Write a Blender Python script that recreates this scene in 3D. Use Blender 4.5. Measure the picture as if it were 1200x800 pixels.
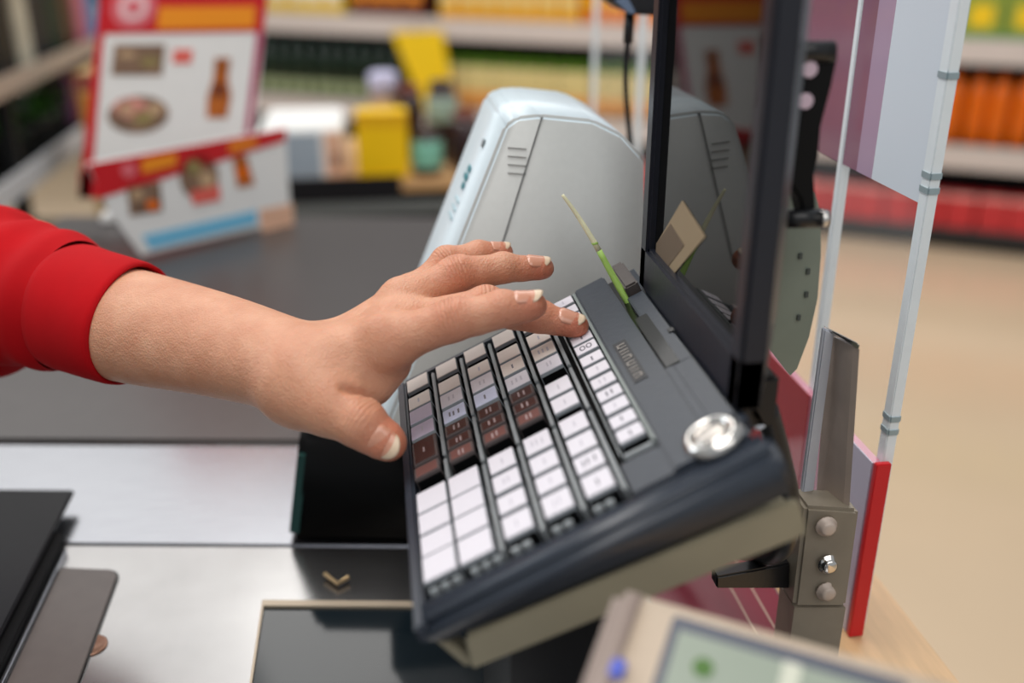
import bpy, bmesh, math, random
import numpy as np
from mathutils import Vector, Matrix
random.seed(7)
for o in list(bpy.data.objects): bpy.data.objects.remove(o)
S = bpy.context.scene
COL = S.collection

# ---------------------------------------------------------------- camera
CH = 1.35                                   # lens height over the floor
PITCH, YAW = 0.39895, 0.13370
FPX = 1167.0
cd = bpy.data.cameras.new('camera'); cam = bpy.data.objects.new('camera', cd); COL.objects.link(cam)
cd.sensor_width = 36.0; cd.lens = 36.0 * FPX / 1200.0
cd.clip_start = 0.02
cam.location = (0, 0, CH); cam.rotation_euler = (math.pi / 2 - PITCH, 0, -YAW)
cd.dof.use_dof = True; cd.dof.focus_distance = 0.553; cd.dof.aperture_fstop = 2.8
S.camera = cam
# ---------------------------------------------------------------- sky, lamps, exposure
S.view_settings.view_transform = 'Standard'; S.view_settings.look = 'None'
S.view_settings.gamma = 1.0; S.view_settings.use_curve_mapping = False
S.view_settings.exposure = -0.14
w = bpy.data.worlds.new('store_light'); S.world = w; w.use_nodes = True
w.node_tree.nodes['Background'].inputs[0].default_value = (0.93, 0.97, 1.0, 1)
w.node_tree.nodes['Background'].inputs[1].default_value = 0.42
def lamp(name, loc, aim, sx, sy, power, color=(1, 1, 1)):
    l = bpy.data.lights.new(name, 'AREA'); l.shape = 'RECTANGLE'; l.size = sx; l.size_y = sy
    l.energy = power; l.color = color
    o = bpy.data.objects.new(name, l); COL.objects.link(o); o.location = loc
    o.rotation_euler = (Vector(aim) - Vector(loc)).to_track_quat('-Z', 'Y').to_euler()
    return o
lamp('overhead_or_added_light', (-0.5, 0.75, 3.1), (-0.1, 0.65, 0.9), 1.8, 0.9, 36, (1, 0.96, 0.92))
lamp('overhead_or_added_light', (1.5, 3.3, 3.1), (1.4, 3.6, 0), 4.0, 2.2, 62, (1, 0.97, 0.93))
lamp('overhead_or_added_light', (-1.6, 4.2, 3.1), (-1.2, 4.6, 0), 4.0, 2.4, 50, (1, 0.97, 0.93))
lamp('overhead_or_added_light', (0.4, -1.3, 3.1), (0.0, 1.2, 0.8), 3.0, 1.5, 30, (1, 0.97, 0.94))  # unseen lamp added behind the camera to brighten camera-facing surfaces
lamp('shop_window_light', (-2.8, 2.4, 2.1), (0.0, 0.6, 0.9), 1.8, 1.8, 34, (0.86, 0.94, 1.0))

# ---------------------------------------------------------------- helpers
_F = Vector((math.sin(YAW) * math.cos(PITCH), math.cos(YAW) * math.cos(PITCH), -math.sin(PITCH)))
_R = Vector((math.cos(YAW), -math.sin(YAW), 0)); _U = _R.cross(_F)
def P(px, py, y):
    """point of the place at depth y (metres along the counter) that the photograph shows at px, py"""
    d = _F + _R * ((px - 600) / FPX) - _U * ((py - 400) / FPX)
    return d * (y / d.y) + Vector((0, 0, CH))
def lin(c):
    return tuple(((v / 12.92) if v <= 0.04045 else ((v + 0.055) / 1.055) ** 2.4) for v in c)
def rgb(r, g, b): return lin((r / 255, g / 255, b / 255))
MATS = {}
def mat(name, col, rough=0.5, metal=0.0, noise=0.0, scale=40.0, bump=0.0, spec=0.5, coat=0.0, emit=0.0, stretch=(1, 1, 1)):
    if name in MATS: return MATS[name]
    m = bpy.data.materials.new(name); m.use_nodes = True; MATS[name] = m
    nt = m.node_tree; b = nt.nodes['Principled BSDF']
    b.inputs['Base Color'].default_value = (*col, 1); b.inputs['Roughness'].default_value = rough
    b.inputs['Metallic'].default_value = metal; b.inputs['Specular IOR Level'].default_value = spec
    b.inputs['Coat Weight'].default_value = coat; b.inputs['Coat Roughness'].default_value = 0.08
    if emit:
        b.inputs['Emission Color'].default_value = (*col, 1); b.inputs['Emission Strength'].default_value = emit
    tc = nt.nodes.new('ShaderNodeTexCoord'); mp = nt.nodes.new('ShaderNodeMapping'); mp.inputs['Scale'].default_value = stretch
    nt.links.new(tc.outputs['Object'], mp.inputs['Vector'])
    n = nt.nodes.new('ShaderNodeTexNoise'); n.inputs['Scale'].default_value = scale; n.inputs['Detail'].default_value = 4
    nt.links.new(mp.outputs['Vector'], n.inputs['Vector'])
    r = nt.nodes.new('ShaderNodeValToRGB'); k = max(noise, 0.015)
    r.color_ramp.elements[0].color = (*[max(0, c * (1 - k)) for c in col], 1); r.color_ramp.elements[0].position = 0.3
    r.color_ramp.elements[1].color = (*[min(1, c * (1 + k)) for c in col], 1); r.color_ramp.elements[1].position = 0.7
    nt.links.new(n.outputs['Fac'], r.inputs['Fac']); nt.links.new(r.outputs['Color'], b.inputs['Base Color'])
    if bump:
        bp = nt.nodes.new('ShaderNodeBump'); bp.inputs['Strength'].default_value = bump; bp.inputs['Distance'].default_value = 0.001
        nt.links.new(n.outputs['Fac'], bp.inputs['Height']); nt.links.new(bp.outputs['Normal'], b.inputs['Normal'])
    return m
def clear(name, col, rough=0.02, ior=1.45, alpha=0.12):
    """thin clear sheet: mostly see-through, with its gloss"""
    if name in MATS: return MATS[name]
    m = bpy.data.materials.new(name); m.use_nodes = True; MATS[name] = m
    nt = m.node_tree; b = nt.nodes['Principled BSDF']
    b.inputs['Base Color'].default_value = (*col, 1); b.inputs['Roughness'].default_value = rough
    b.inputs['Alpha'].default_value = alpha; b.inputs['IOR'].default_value = ior
    return m
def obj(name, bm, m, parent=None, smooth=False):
    me = bpy.data.meshes.new(name)
    if isinstance(bm, bmesh.types.BMesh):
        bmesh.ops.recalc_face_normals(bm, faces=bm.faces); bm.to_mesh(me); bm.free()
    else: me = bm
    for x in (m if isinstance(m, (list, tuple)) else [m]): me.materials.append(x)
    if smooth: me.polygons.foreach_set('use_smooth', [True] * len(me.polygons))
    o = bpy.data.objects.new(name, me); COL.objects.link(o)
    if parent: o.parent = parent
    return o
def thing(name, label, cat, loc=(0, 0, 0), rot=(0, 0, 0), group=None):
    o = bpy.data.objects.new(name, None); o.empty_display_size = 0.03; COL.objects.link(o)
    o.location = loc; o.rotation_euler = rot; tag(o, label, cat, group); return o
def tag(o, label, cat, group=None):
    o['label'] = label; o['category'] = cat
    if group: o['group'] = group
    return o
def struct(o): o['kind'] = 'structure'; return o
def dup(root, loc, rot=None, label=None, group=None):
    r = root.copy(); COL.objects.link(r); r.location = loc
    if rot is not None: r.rotation_euler = rot
    if label: r['label'] = label
    if group: r['group'] = group
    for ch in list(root.children):
        c = ch.copy(); COL.objects.link(c); c.parent = r
        for g in list(ch.children):
            d = g.copy(); COL.objects.link(d); d.parent = c
    return r
def NB(): return bmesh.new()
def box(bm, x0, x1, y0, y1, z0, z1, bev=0.0, mi=0, seg=2):
    r = bmesh.ops.create_cube(bm, size=1.0); vs = r['verts']
    for v in vs: v.co = Vector(((x0 + x1) / 2 + v.co.x * (x1 - x0), (y0 + y1) / 2 + v.co.y * (y1 - y0), (z0 + z1) / 2 + v.co.z * (z1 - z0)))
    fs = list({f for v in vs for f in v.link_faces})
    for f in fs: f.material_index = mi
    if bev:
        es = list({e for v in vs for e in v.link_edges})
        rr = bmesh.ops.bevel(bm, geom=es, offset=bev, segments=seg, affect='EDGES', clamp_overlap=True)
        for f in rr['faces']: f.material_index = mi
def bx(x0, x1, y0, y1, z0, z1, bev=0.0, seg=2):
    bm = NB(); box(bm, x0, x1, y0, y1, z0, z1, bev, 0, seg); return bm
def prism(pts, h, bm=None, mi=0):
    """extrude a loop of 3D points by the vector h"""
    bm = bm or NB(); h = Vector(h); a = [bm.verts.new(Vector(p)) for p in pts]; b = [bm.verts.new(Vector(p) + h) for p in pts]
    fs = [bm.faces.new(a), bm.faces.new(b[::-1])]; n = len(pts)
    for i in range(n): fs.append(bm.faces.new((a[i], b[i], b[(i + 1) % n], a[(i + 1) % n])))
    for f in fs: f.material_index = mi
    return bm
def bevel_all(bm, off, seg=2, ang=0.5):
    bmesh.ops.recalc_face_normals(bm, faces=bm.faces)
    es = [e for e in bm.edges if len(e.link_faces) == 2 and e.calc_face_angle(0) > ang]
    bmesh.ops.bevel(bm, geom=es, offset=off, segments=seg, affect='EDGES', clamp_overlap=True); return bm
def lathe(prof, seg=20, bm=None, loc=(0, 0, 0), rings=None):
    bm = bm or NB(); rows = []
    for r, z in prof:
        rows.append([bm.verts.new(Vector(loc) + Vector((r * math.cos(2 * math.pi * i / seg), r * math.sin(2 * math.pi * i / seg), z))) for i in range(seg)])
    for k in range(len(rows) - 1):
        for i in range(seg):
            j = (i + 1) % seg
            f = bm.faces.new((rows[k][i], rows[k][j], rows[k + 1][j], rows[k + 1][i]))
            if rings: f.material_index = rings[k]
    bm.faces.new(rows[0][::-1]); f = bm.faces.new(rows[-1])
    if rings: f.material_index = rings[-1]
    return bm
def tube(pts, rad, seg=10, bm=None, cap=True):
    bm = bm or NB(); pts = [Vector(p) for p in pts]; rows = []; n = len(pts)
    rad = rad if isinstance(rad, (list, tuple)) else [rad] * n
    up = Vector((0.123, 0.31, 0.94))
    for i, p in enumerate(pts):
        t = (pts[min(i + 1, n - 1)] - pts[max(i - 1, 0)]).normalized()
        a = t.cross(up); a = a.normalized() if a.length > 1e-4 else Vector((1, 0, 0)); b = t.cross(a)
        rows.append([bm.verts.new(p + (a * math.cos(2 * math.pi * k / seg) + b * math.sin(2 * math.pi * k / seg)) * rad[i]) for k in range(seg)])
    for k in range(n - 1):
        for i in range(seg):
            j = (i + 1) % seg; bm.faces.new((rows[k][i], rows[k][j], rows[k + 1][j], rows[k + 1][i]))
    if cap: bm.faces.new(rows[0][::-1]); bm.faces.new(rows[-1])
    return bm
def smooth_curve(pts, n=8):
    pts = [Vector(p) for p in pts]; out = []
    for i in range(len(pts) - 1):
        p0 = pts[max(i - 1, 0)]; p1 = pts[i]; p2 = pts[i + 1]; p3 = pts[min(i + 2, len(pts) - 1)]
        for k in range(n):
            t = k / n
            out.append(0.5 * ((2 * p1) + (p2 - p0) * t + (2 * p0 - 5 * p1 + 4 * p2 - p3) * t * t + (3 * p1 - p0 - 3 * p2 + p3) * t ** 3))
    out.append(pts[-1]); return out

# ---------------------------------------------------------------- materials
M_floor = mat('floor_vinyl', rgb(214, 190, 160), 0.16, 0, 0.04, 1.5, spec=0.45)
M_steel = mat('brushed_steel', rgb(166, 168, 174), 0.22, 0.97, 0.06, 30, 0.05, stretch=(1, 30, 1))
M_steel2 = mat('satin_steel', rgb(166, 165, 165), 0.22, 0.95, 0.07, 14, 0.03)
M_chrome = mat('chrome', rgb(225, 222, 218), 0.12, 1.0)
M_bracket = mat('worn_steel', rgb(196, 180, 168), 0.42, 0.1, 0.15, 25)
M_belt = mat('belt_rubber', rgb(66, 61, 60), 0.33, 0, 0.06, 60, 0.08, spec=0.6)
M_black = mat('black_plastic', rgb(20, 21, 24), 0.32, 0, 0.05, 200, 0.05)
M_gloss = mat('black_gloss', rgb(9, 10, 12), 0.15)
M_dark = mat('charcoal_panel', rgb(26, 26, 30), 0.45, 0, 0.06, 160, 0.1, spec=0.2)
M_brown = mat('taupe_plate', rgb(96, 88, 85), 0.38, 0.2, 0.05, 90)
M_house = mat('keyboard_plastic', rgb(48, 54, 64), 0.31, 0, 0.06, 260, 0.12)
M_bezel = mat('bezel_plastic', rgb(30, 32, 41), 0.34, 0, 0.05, 260, 0.1)
M_screen = mat('screen_glass', rgb(12, 12, 11), 0.03, 0, spec=0.22)
M_khaki = mat('khaki_plate', rgb(150, 143, 122), 0.42, 0.1, 0.05, 40)
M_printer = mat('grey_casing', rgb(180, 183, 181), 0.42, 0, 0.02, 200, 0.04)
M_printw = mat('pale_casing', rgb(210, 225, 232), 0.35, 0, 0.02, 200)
M_wood = mat('beech_laminate', rgb(222, 184, 138), 0.35, 0, 0.10, 18, stretch=(8, 1, 1))
M_red = mat('red_print', rgb(206, 22, 34), 0.35)
M_white = mat('white_print', rgb(238, 238, 236), 0.5)
M_pink = mat('pinkish_print', rgb(214, 190, 204), 0.3)
M_orange = mat('orange_print', rgb(246, 150, 24), 0.45)
M_yellow = mat('yellow_print', rgb(250, 208, 20), 0.45)
M_skyblue = mat('sky_blue_print', rgb(120, 196, 232), 0.45)
M_food = mat('meat_print', rgb(132, 104, 84), 0.5, 0, 0.45, 60)
M_food2 = mat('ham_print', rgb(196, 132, 120), 0.5, 0, 0.45, 60)
M_amber = mat('amber_print', rgb(178, 96, 30), 0.4, 0, 0.25, 30)
M_acry = clear('acrylic', (0.93, 0.96, 0.97), 0.03, alpha=0.05)
M_acedge = mat('acrylic_edge', rgb(232, 240, 244), 0.18, 0, 0.03, 60)
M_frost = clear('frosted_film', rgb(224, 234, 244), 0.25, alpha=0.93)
M_mauve = clear('mauve_reflection', rgb(150, 104, 126), 0.14, alpha=0.78)

# ================================================================= setting
fl = struct(obj('floor', bx(-6, 7, -2.5, 9, -0.05, 0), M_floor))
wb = struct(obj('wall_back', bx(-6, 7, 8.6, 8.75, 0, 3.2), mat('wall_paint', rgb(150, 146, 140), 0.8, 0, 0.05, 3)))

# ================================================================= checkout counter
ZC = 0.93
SK = math.tan(math.radians(-8.4))           # the cross joints run a little askew to the counter
def sy(x, y0): return y0 + SK * x
def slab(x0, x1, y0, y1, z0, z1, skew=True):
    k = sy if skew else (lambda x, y: y)
    return prism([(x0, k(x0, y0), z1), (x1, k(x1, y0), z1), (x1, k(x1, y1), z1), (x0, k(x0, y1), z1)], (0, 0, z0 - z1))
ct = thing('checkout_counter', 'long checkout counter with grey belt, steel top and beech laminate edge', 'counter', (0, 0, 0))
bm = NB(); box(bm, -0.50, 0.325, -0.30, 1.47, 0.10, ZC - 0.045); box(bm, -0.46, 0.29, -0.26, 1.43, 0.0, 0.1)
obj('counter_body', bm, mat('counter_board', rgb(96, 94, 96), 0.6), ct)
obj('counter_edge', bevel_all(prism([(0.255, -0.30, ZC), (0.333, -0.30, ZC), (0.333, 1.5, ZC), (0.255, 1.5, ZC)], (0, 0, -0.04)), 0.006, 3), M_wood, ct)['label'] = 'beech laminate edge strip'
obj('conveyor_belt', bevel_all(slab(-0.50, 0.254, 0.777, 1.515, ZC - 0.04, ZC - 0.002), 0.006, 3), M_belt, ct)
obj('belt_gap', slab(-0.50, 0.254, 0.768, 0.777, ZC - 0.044, ZC - 0.008), M_gloss, ct)
obj('steel_cover', bevel_all(slab(-0.50, 0.254, 0.6175, 0.768, ZC - 0.04, ZC), 0.0015), M_steel, ct)
obj('joint_strip', slab(-0.50, 0.254, 0.6145, 0.6175, ZC - 0.044, ZC - 0.004), mat('brass_joint', rgb(150, 132, 110), 0.4, 0.6), ct)
# scanner plate with the opening for the glass
gx0, gx1, gy0, gy1 = -0.093, 0.075, 0.40, 0.552
bm = NB()
for a in ((-0.50, gx0, 0.20, 0.6145), (gx1, 0.254, 0.20, 0.6145)):
    prism([(a[0], 0.20, ZC), (a[1], 0.20, ZC), (a[1], sy(a[1], a[3]), ZC), (a[0], sy(a[0], a[3]), ZC)], (0, 0, -0.04), bm)
prism([(gx0, sy(gx0, gy1), ZC), (gx1, sy(gx1, gy1), ZC), (gx1, sy(gx1, 0.6145), ZC), (gx0, sy(gx0, 0.6145), ZC)], (0, 0, -0.04), bm)
prism([(gx0, 0.20, ZC), (gx1, 0.20, ZC), (gx1, gy0, ZC), (gx0, gy0, ZC)], (0, 0, -0.04), bm)
obj('scanner_plate', bm, M_steel2, ct)
bm = NB(); t = 0.006
prism([(gx0, sy(gx0, gy1) - t, ZC + 0.001), (gx1, sy(gx1, gy1) - t, ZC + 0.001), (gx1, sy(gx1, gy1), ZC + 0.001), (gx0, sy(gx0, gy1), ZC + 0.001)], (0, 0, -0.006), bm)
box(bm, gx0, gx0 + 0.0015, gy0, sy(gx0, gy1) - t, ZC - 0.005, ZC + 0.001)
obj('glass_frame', bm, mat('brass_trim', rgb(196, 180, 158), 0.4, 0.25), ct)
obj('scanner_glass', prism([(gx0 + .0015, gy0, ZC - .001), (gx1, gy0, ZC - .001), (gx1, sy(gx1, gy1) - t, ZC - .001), (gx0 + .0015, sy(gx0, gy1) - t, ZC - .001)], (0, 0, -0.004)), mat('scanner_pane', rgb(24, 34, 40), 0.08, 0, spec=0.42), ct)
obj('scanner_well', bx(gx0, gx1, gy0, sy(gx1, gy1) - t, ZC - 0.02, ZC - 0.006), M_gloss, ct)
# taupe cover plate with a rounded corner and a finger hole
px0, px1 = -0.236, -0.195
pts = [(px0, 0.30), (px1 + 0.002, 0.30)]
cy = sy(px1, 0.585)
for k in range(7):
    a = k / 6 * math.pi / 2; pts.append((px1 - 0.012 + 0.012 * math.cos(a), cy - 0.012 + 0.012 * math.sin(a)))
pts.append((px0, sy(px0, 0.585)))
obj('cover_plate', bevel_all(prism([(x, y, ZC + 0.0025) for x, y in pts], (0, 0, -0.0025)), 0.0005, 1), M_brown, ct)
obj('plate_gap', prism([(x + (.0012 if x > -.22 else 0), y + (.0012 if y > .5 else 0), ZC + 0.0009) for x, y in pts], (0, 0, -0.0008)), M_gloss, ct)
obj('finger_hole', lathe([(0.0100, 0), (0.0100, 0.0006), (0.0085, 0.0007), (0.0080, 0.0003), (0.0005, 0.0003)], 24, None, (-0.1955, 0.534, ZC + 0.0002)), mat('copper_rim', rgb(150, 112, 92), 0.35, 0.5), ct, True)
# raised charcoal panel on the left with steel trim
pn = thing('weighing_panel', 'charcoal raised panel beside the steel scanner plate, at the cashier side', 'panel', (0, 0, 0))
obj('panel_top', bevel_all(prism([(-0.52, 0.15, ZC + 0.014), (-0.2478, 0.15, ZC + 0.014), (-0.2478, 0.707, ZC + 0.014), (-0.52, 0.748, ZC + 0.014)], (0, 0, -0.004)), 0.0012), M_dark, pn)
obj('panel_base', prism([(-0.50, 0.16, ZC + 0.0005), (-0.2406, 0.16, ZC + 0.0005), (-0.2406, 0.647, ZC + 0.0005), (-0.250, 0.66, ZC + 0.0005), (-0.50, 0.70, ZC + 0.0005)], (0, 0, 0.0095)), mat('matt_black', rgb(10, 10, 12), .6, spec=.1), pn)
obj('steel_trim', bx(-0.2398, -0.2374, 0.16, 0.640, ZC + 0.0004, ZC + 0.004, 0.0005), M_steel, pn)
# ================================================================= black stand foot in front of the belt
st = thing('black_stand_box', 'black plastic box on the steel cover below the keyboard and thumb', 'box', (0, 0, 0))
lo = [(-0.081, 0.630), (0.17, 0.592), (0.17, 0.735), (-0.075, 0.76)]; hi = [(-0.066, 0.636), (0.165, 0.598), (0.165, 0.732), (-0.062, 0.752)]
bm = NB(); a = [bm.verts.new((x, y, ZC + 0.0005)) for x, y in lo]; b = [bm.verts.new((x, y, ZC + 0.086)) for x, y in hi]
bm.faces.new(a[::-1]); bm.faces.new(b)
for i in range(4): bm.faces.new((a[i], a[(i + 1) % 4], b[(i + 1) % 4], b[i]))
M_mb = mat('matt_box_black', rgb(7, 8, 9), .5, spec=.12)
obj('box_body', bevel_all(bm, 0.006, 3), M_mb, st, True)
obj('teal_fringe', prism([(-0.0785, 0.6365, ZC + .010), (-0.072, 0.6345, ZC + .010), (-0.0615, 0.6405, ZC + .070), (-0.068, 0.6425, ZC + .070)], (0, -.006, 0)), mat('teal_fringe_paint', rgb(24, 66, 62), .35), st)  # teal lens fringe and reflection painted as a strip on the box
obj('box_lid', bevel_all(prism([(-0.060, 0.652, ZC + 0.086), (0.16, 0.615, ZC + 0.086), (0.16, 0.728, ZC + 0.086), (-0.056, 0.748, ZC + 0.086)], (0, 0, 0.008)), 0.002), M_mb, st)
clip = tag(obj('bent_clip', tube([(-0.052, 0.585, ZC + 0.004), (-0.043, 0.573, ZC + 0.0035), (-0.036, 0.579, ZC + 0.004)], 0.0016, 8), mat('brass_wire', rgb(214, 184, 140), 0.3, 0.9)), 'small bent brass coloured clip lying on the scanner plate', 'clip')

# ================================================================= till keyboard
O = Vector((0.00906, 0.54251, -0.25302 + CH)); TAU = 0.4622
kb = thing('till_keyboard', 'dark grey till keyboard with white and brown keys, tilted towards the cashier', 'keyboard', O, (0, -TAU, 0))
MM = 0.001
def K(d0, d1, w0, w1, n0, n1, bev=0.0, bm=None, seg=2):          # keyboard millimetres: depth, width (to the camera), height
    bm = bm or NB(); box(bm, d0 * MM, d1 * MM, -w1 * MM, -w0 * MM, n0 * MM, n1 * MM, bev * MM, 0, seg); return bm
# the case: side profile in depth and height
prof = [(-7.5, -4), (-8, -9), (1, -13), (12, -17), (60, -23), (150, -29), (166, -30), (166, -11), (113, -11)]
prof = [(-7.5, -5), (-8, -12), (0, -17), (147.3, -27.8), (147.3, -11), (-2, -11)]
obj('case', bevel_all(prism([(d * MM, 9.5 * MM, n * MM) for d, n in prof], (0, -226 * MM, 0)), 0.002, 2), M_house, kb, True)
# raised deck around the key field
bm = NB()
prism([(-7.6 * MM, 9.5 * MM, -3.2 * MM), (-2.2 * MM, 9.5 * MM, -3.2 * MM), (-2.2 * MM, 9.5 * MM, -12 * MM), (-8.2 * MM, 9.5 * MM, -12 * MM)], (0, -230 * MM, 0), bm)
obj('front_rim', bevel_all(bm, 0.0012, 2), M_house, kb)
obj('far_rim', K(-2.3, 113, -9.4, -4.2, -12, -3.2, 0.8), M_house, kb)
obj('near_rim', bevel_all(prism([(d * MM, -203 * MM, n * MM) for d, n in ((-7.6, -3.6), (153.5, -3.4), (153.5, -27.6), (0, -17), (-8.2, -12))], (0, -17.6 * MM, 0)), 0.0032, 4), M_house, kb, True)
obj('near_deck', K(94.5, 114.2, 180, 204, -14, -3.4, 0.6), M_house, kb)
obj('reader_cover', K(113.4, 133.2, -9.2, 204, -14, -1.8, 1.0), M_house, kb)
bm = NB(); K(137.6, 147.3, 32, 125, -14, -3.0, 0.6, bm); K(137.0, 147.3, 125.4, 186, -14, -2.4, 0.6, bm); K(133.2, 137.4, 125.4, 204, -14, -2.2, 0.3, bm)
K(133.2, 147.3, 187, 204, -14, -2.6, 0.6, bm); pass
obj('rear_deck', bm, M_house, kb)
obj('hinge_cover', K(139, 147.3, -9.2, 28, -14, 1.5, 1.2), mat('hinge_plastic', rgb(84, 78, 76), 0.4, 0, 0.05, 260, 0.1), kb)
obj('rear_lip', K(147.3, 151.5, -9.2, 187, -14, -6.8), M_house, kb)
obj('card_slot', K(133.2, 137.6, -9.2, 125, -14, -8), M_gloss, kb)
obj('slot_block', K(134.2, 141.5, 62, 125, -7.5, -2.2, 0.3), M_gloss, kb)
obj('screw_cover', K(145, 148.5, 89, 94, -3.2, -2.4, 0.4), M_black, kb)
obj('case_floor', K(-2.3, 113.2, -4.2, 203, -11.2, -9.6), mat('key_floor', rgb(7, 7, 8), 0.6, spec=0.1), kb)
# badge with letter-like strokes
bd = obj('badge', K(117.2, 124.6, 79, 126, -1.9, -1.5, 0.15), mat('badge_plate', rgb(44, 44, 48), 0.35, 0.3), kb)
bm = NB()
for i, kk in enumerate((1, 0, 2, 1, 0, 2)):
    w0 = 83 + i * 7
    K(118.6, 123.2, w0, w0 + 1.1, -1.5, -1.25, 0, bm); K(118.6, 123.2, w0 + 3.4, w0 + 4.3, -1.5, -1.25, 0, bm)
    if kk: K(118.6 + (kk - 1) * 3.6, 119.6 + (kk - 1) * 3.6, w0, w0 + 4.3, -1.5, -1.25, 0, bm)
obj('badge_lettering', bm, mat('badge_ink', rgb(132, 126, 120), 0.4), bd)
# round chrome button
bt = obj('key_lock', lathe([(0.0128, -0.0035), (0.0128, -0.0008), (0.0118, 0.0012), (0.0100, 0.0022), (0.0088, 0.0018), (0.0082, 0.0004)], 36, None, (133.8 * MM, -196.5 * MM, 0)), M_chrome, kb, True)
bt['label'] = 'round chrome key lock'
obj('lock_face', lathe([(0.0082, 0.0), (0.0078, 0.0010), (0.005, 0.0016), (0.001, 0.0018)], 28, None, (133.8 * MM, -196.5 * MM, 0)), mat('lock_face_metal', rgb(190, 184, 178), 0.25, 0.8), bt, True)
# divider bars between the rows of keys
M_div = mat('divider_plastic', rgb(136, 141, 144), 0.25, 0, 0.08, 120)
bars = []
for i in range(5):
    d = 16.4 + 19 * i
    for a, b in (((0, 74), (77, 124), (127, 199)) if i else ((0, 100), (104, 124))):
        bars.append((d - 1.0, d + 1.0, a, b))
bars.append((96.2, 97.0, 0, 175))
for b in bars: obj('divider_bar', K(*b, -9.6, -2.6, 0.5), M_div, kb)
obj('row_frame', K(111.6, 113.3, -4, 178, -9.6, -0.8, 0.3), mat('frame_plastic', rgb(122, 130, 128), 0.25), kb)
obj('row_end', K(97.5, 113.3, 175.5, 178.2, -9.6, -2.5, 0.5), M_div, kb)
for i in range(5):
    for j in range(3 if i < 2 else 2): obj('end_ledge', K(19 * i + 1 + j * 5.2, 19 * i + 5 + j * 5.2, 199.5, 202.6, -9.6, -3.2, 0.4), M_div, kb)
# keys
M_cap = mat('key_cap_clear', rgb(150, 156, 162), 0.16, 0, 0.04, 100, coat=0.4)
M_capd = mat('key_cap_smoke', rgb(92, 84, 84), 0.12, 0, 0.04, 100, coat=0.6)
M_label = [mat('key_paper', rgb(216, 212, 220), 0.5, 0, 0.015, 300), mat('key_paper_warm', rgb(230, 220, 212), 0.5, 0, 0.015, 300),
           mat('key_paper_lilac', rgb(196, 186, 206), 0.5, 0, 0.02, 300), mat('key_paper_blue', rgb(206, 212, 236), 0.5, 0, 0.02, 300),
           mat('key_paper_brown', rgb(66, 44, 42), 0.18, 0, 0.10, 90, coat=0.5), mat('key_paper_rust', rgb(112, 76, 72), 0.25, 0, 0.08, 90, coat=0.4)]
M_ink = mat('key_ink', rgb(188, 184, 194), 0.5); M_inkd = mat('key_ink_dark', rgb(112, 110, 120), 0.5); M_inkl = mat('key_ink_light', rgb(150, 132, 132), 0.5)
M_keyb = mat('key_body_black', rgb(9, 9, 11), .5, spec=.15)
def text_bm(s, size):
    cu = bpy.data.curves.new('t', 'FONT'); cu.body = s; cu.size = size; cu.align_x = 'CENTER'; cu.align_y = 'CENTER'; cu.extrude = 0.00008
    o = bpy.data.objects.new('t', cu); COL.objects.link(o); dg = bpy.context.evaluated_depsgraph_get(); dg.update()
    me = bpy.data.meshes.new_from_object(o.evaluated_get(dg)); bm = NB(); bm.from_mesh(me)
    bpy.data.objects.remove(o); bpy.data.curves.remove(cu); bpy.data.meshes.remove(me); return bm
def key(d0, d1, w0, w1, li, ink=None, n1=0.0, rot=0):
    n1 = n1 + random.uniform(-0.35, 0.15)
    D, W = (d1 - d0), (w1 - w0)
    bm = NB(); a = [bm.verts.new((x * MM, -y * MM, -9.4 * MM)) for x, y in ((d0, w0), (d1, w0), (d1, w1), (d0, w1))]
    e = 0.5; b = [bm.verts.new((x * MM, -y * MM, (n1 - 0.25) * MM)) for x, y in ((d0 + e, w0 + e), (d1 - e, w0 + e), (d1 - e, w1 - e), (d0 + e, w1 - e))]
    m_ = [bm.verts.new((v.co.x * .25 + u.co.x * .75, v.co.y * .25 + u.co.y * .75, (n1 - 2.2) * MM)) for v, u in zip(a, b)]
    bm.faces.new(a); bm.faces.new(b[::-1])
    for i in range(4):
        q = (i + 1) % 4; bm.faces.new((a[i], m_[i], m_[q], a[q])).material_index = 1; bm.faces.new((m_[i], b[i], b[q], m_[q]))
    k = obj('key', bevel_all(bm, 0.0004, 2, .9), [M_capd if li >= 4 else M_cap, M_keyb], kb)
    i = 0.75 if li < 4 else 1.6
    l = obj('key_label', K(d0 + i, d1 - i, w0 + i, w1 - i, n1 - 0.5, n1, 0.12, None, 1), M_label[li], k)
    if ink is None: ink = random.choice((1, 1, 2, 3, 0))
    if ink == '00':
        bm = text_bm('00', 0.0075)
        bmesh.ops.transform(bm, matrix=Matrix.Translation(((d0 + d1) / 2 * MM, -(w0 + w1) / 2 * MM, (n1 + 0.08) * MM)), verts=bm.verts)
        obj('key_print', bm, M_inkd, k)
    elif ink:
        bm = NB()
        for q in range(ink):
            cx = (d0 + d1) / 2 + (q - (ink - 1) / 2) * 2.6 + random.uniform(-.4, .4); cw = (w0 + w1) / 2 + random.uniform(-.6, .6)
            hw = min(W * 0.20, 2.4)
            K(cx - 0.5, cx + 0.5, cw - hw, cw + hw, n1, n1 + 0.06, 0, bm)
        obj('key_print', bm, M_inkl if li >= 4 else random.choice((M_ink, M_ink, M_ink, M_inkd)), k)
    return k
ROW = [(0, 17.2), (23.5, 39.4), (41.2, 57.4), (59.6, 75)]
LOW = [(128.4, 145), (147.2, 162.4), (164.6, 179), (181, 197.3)]
LIGHT = {0: (1, 1, 2, 2), 1: (1, 1, 0, 3), 2: (1, 1, 0, 3), 3: (1, 1, 1, 0), 4: (1, 1, 1, 0)}
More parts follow.
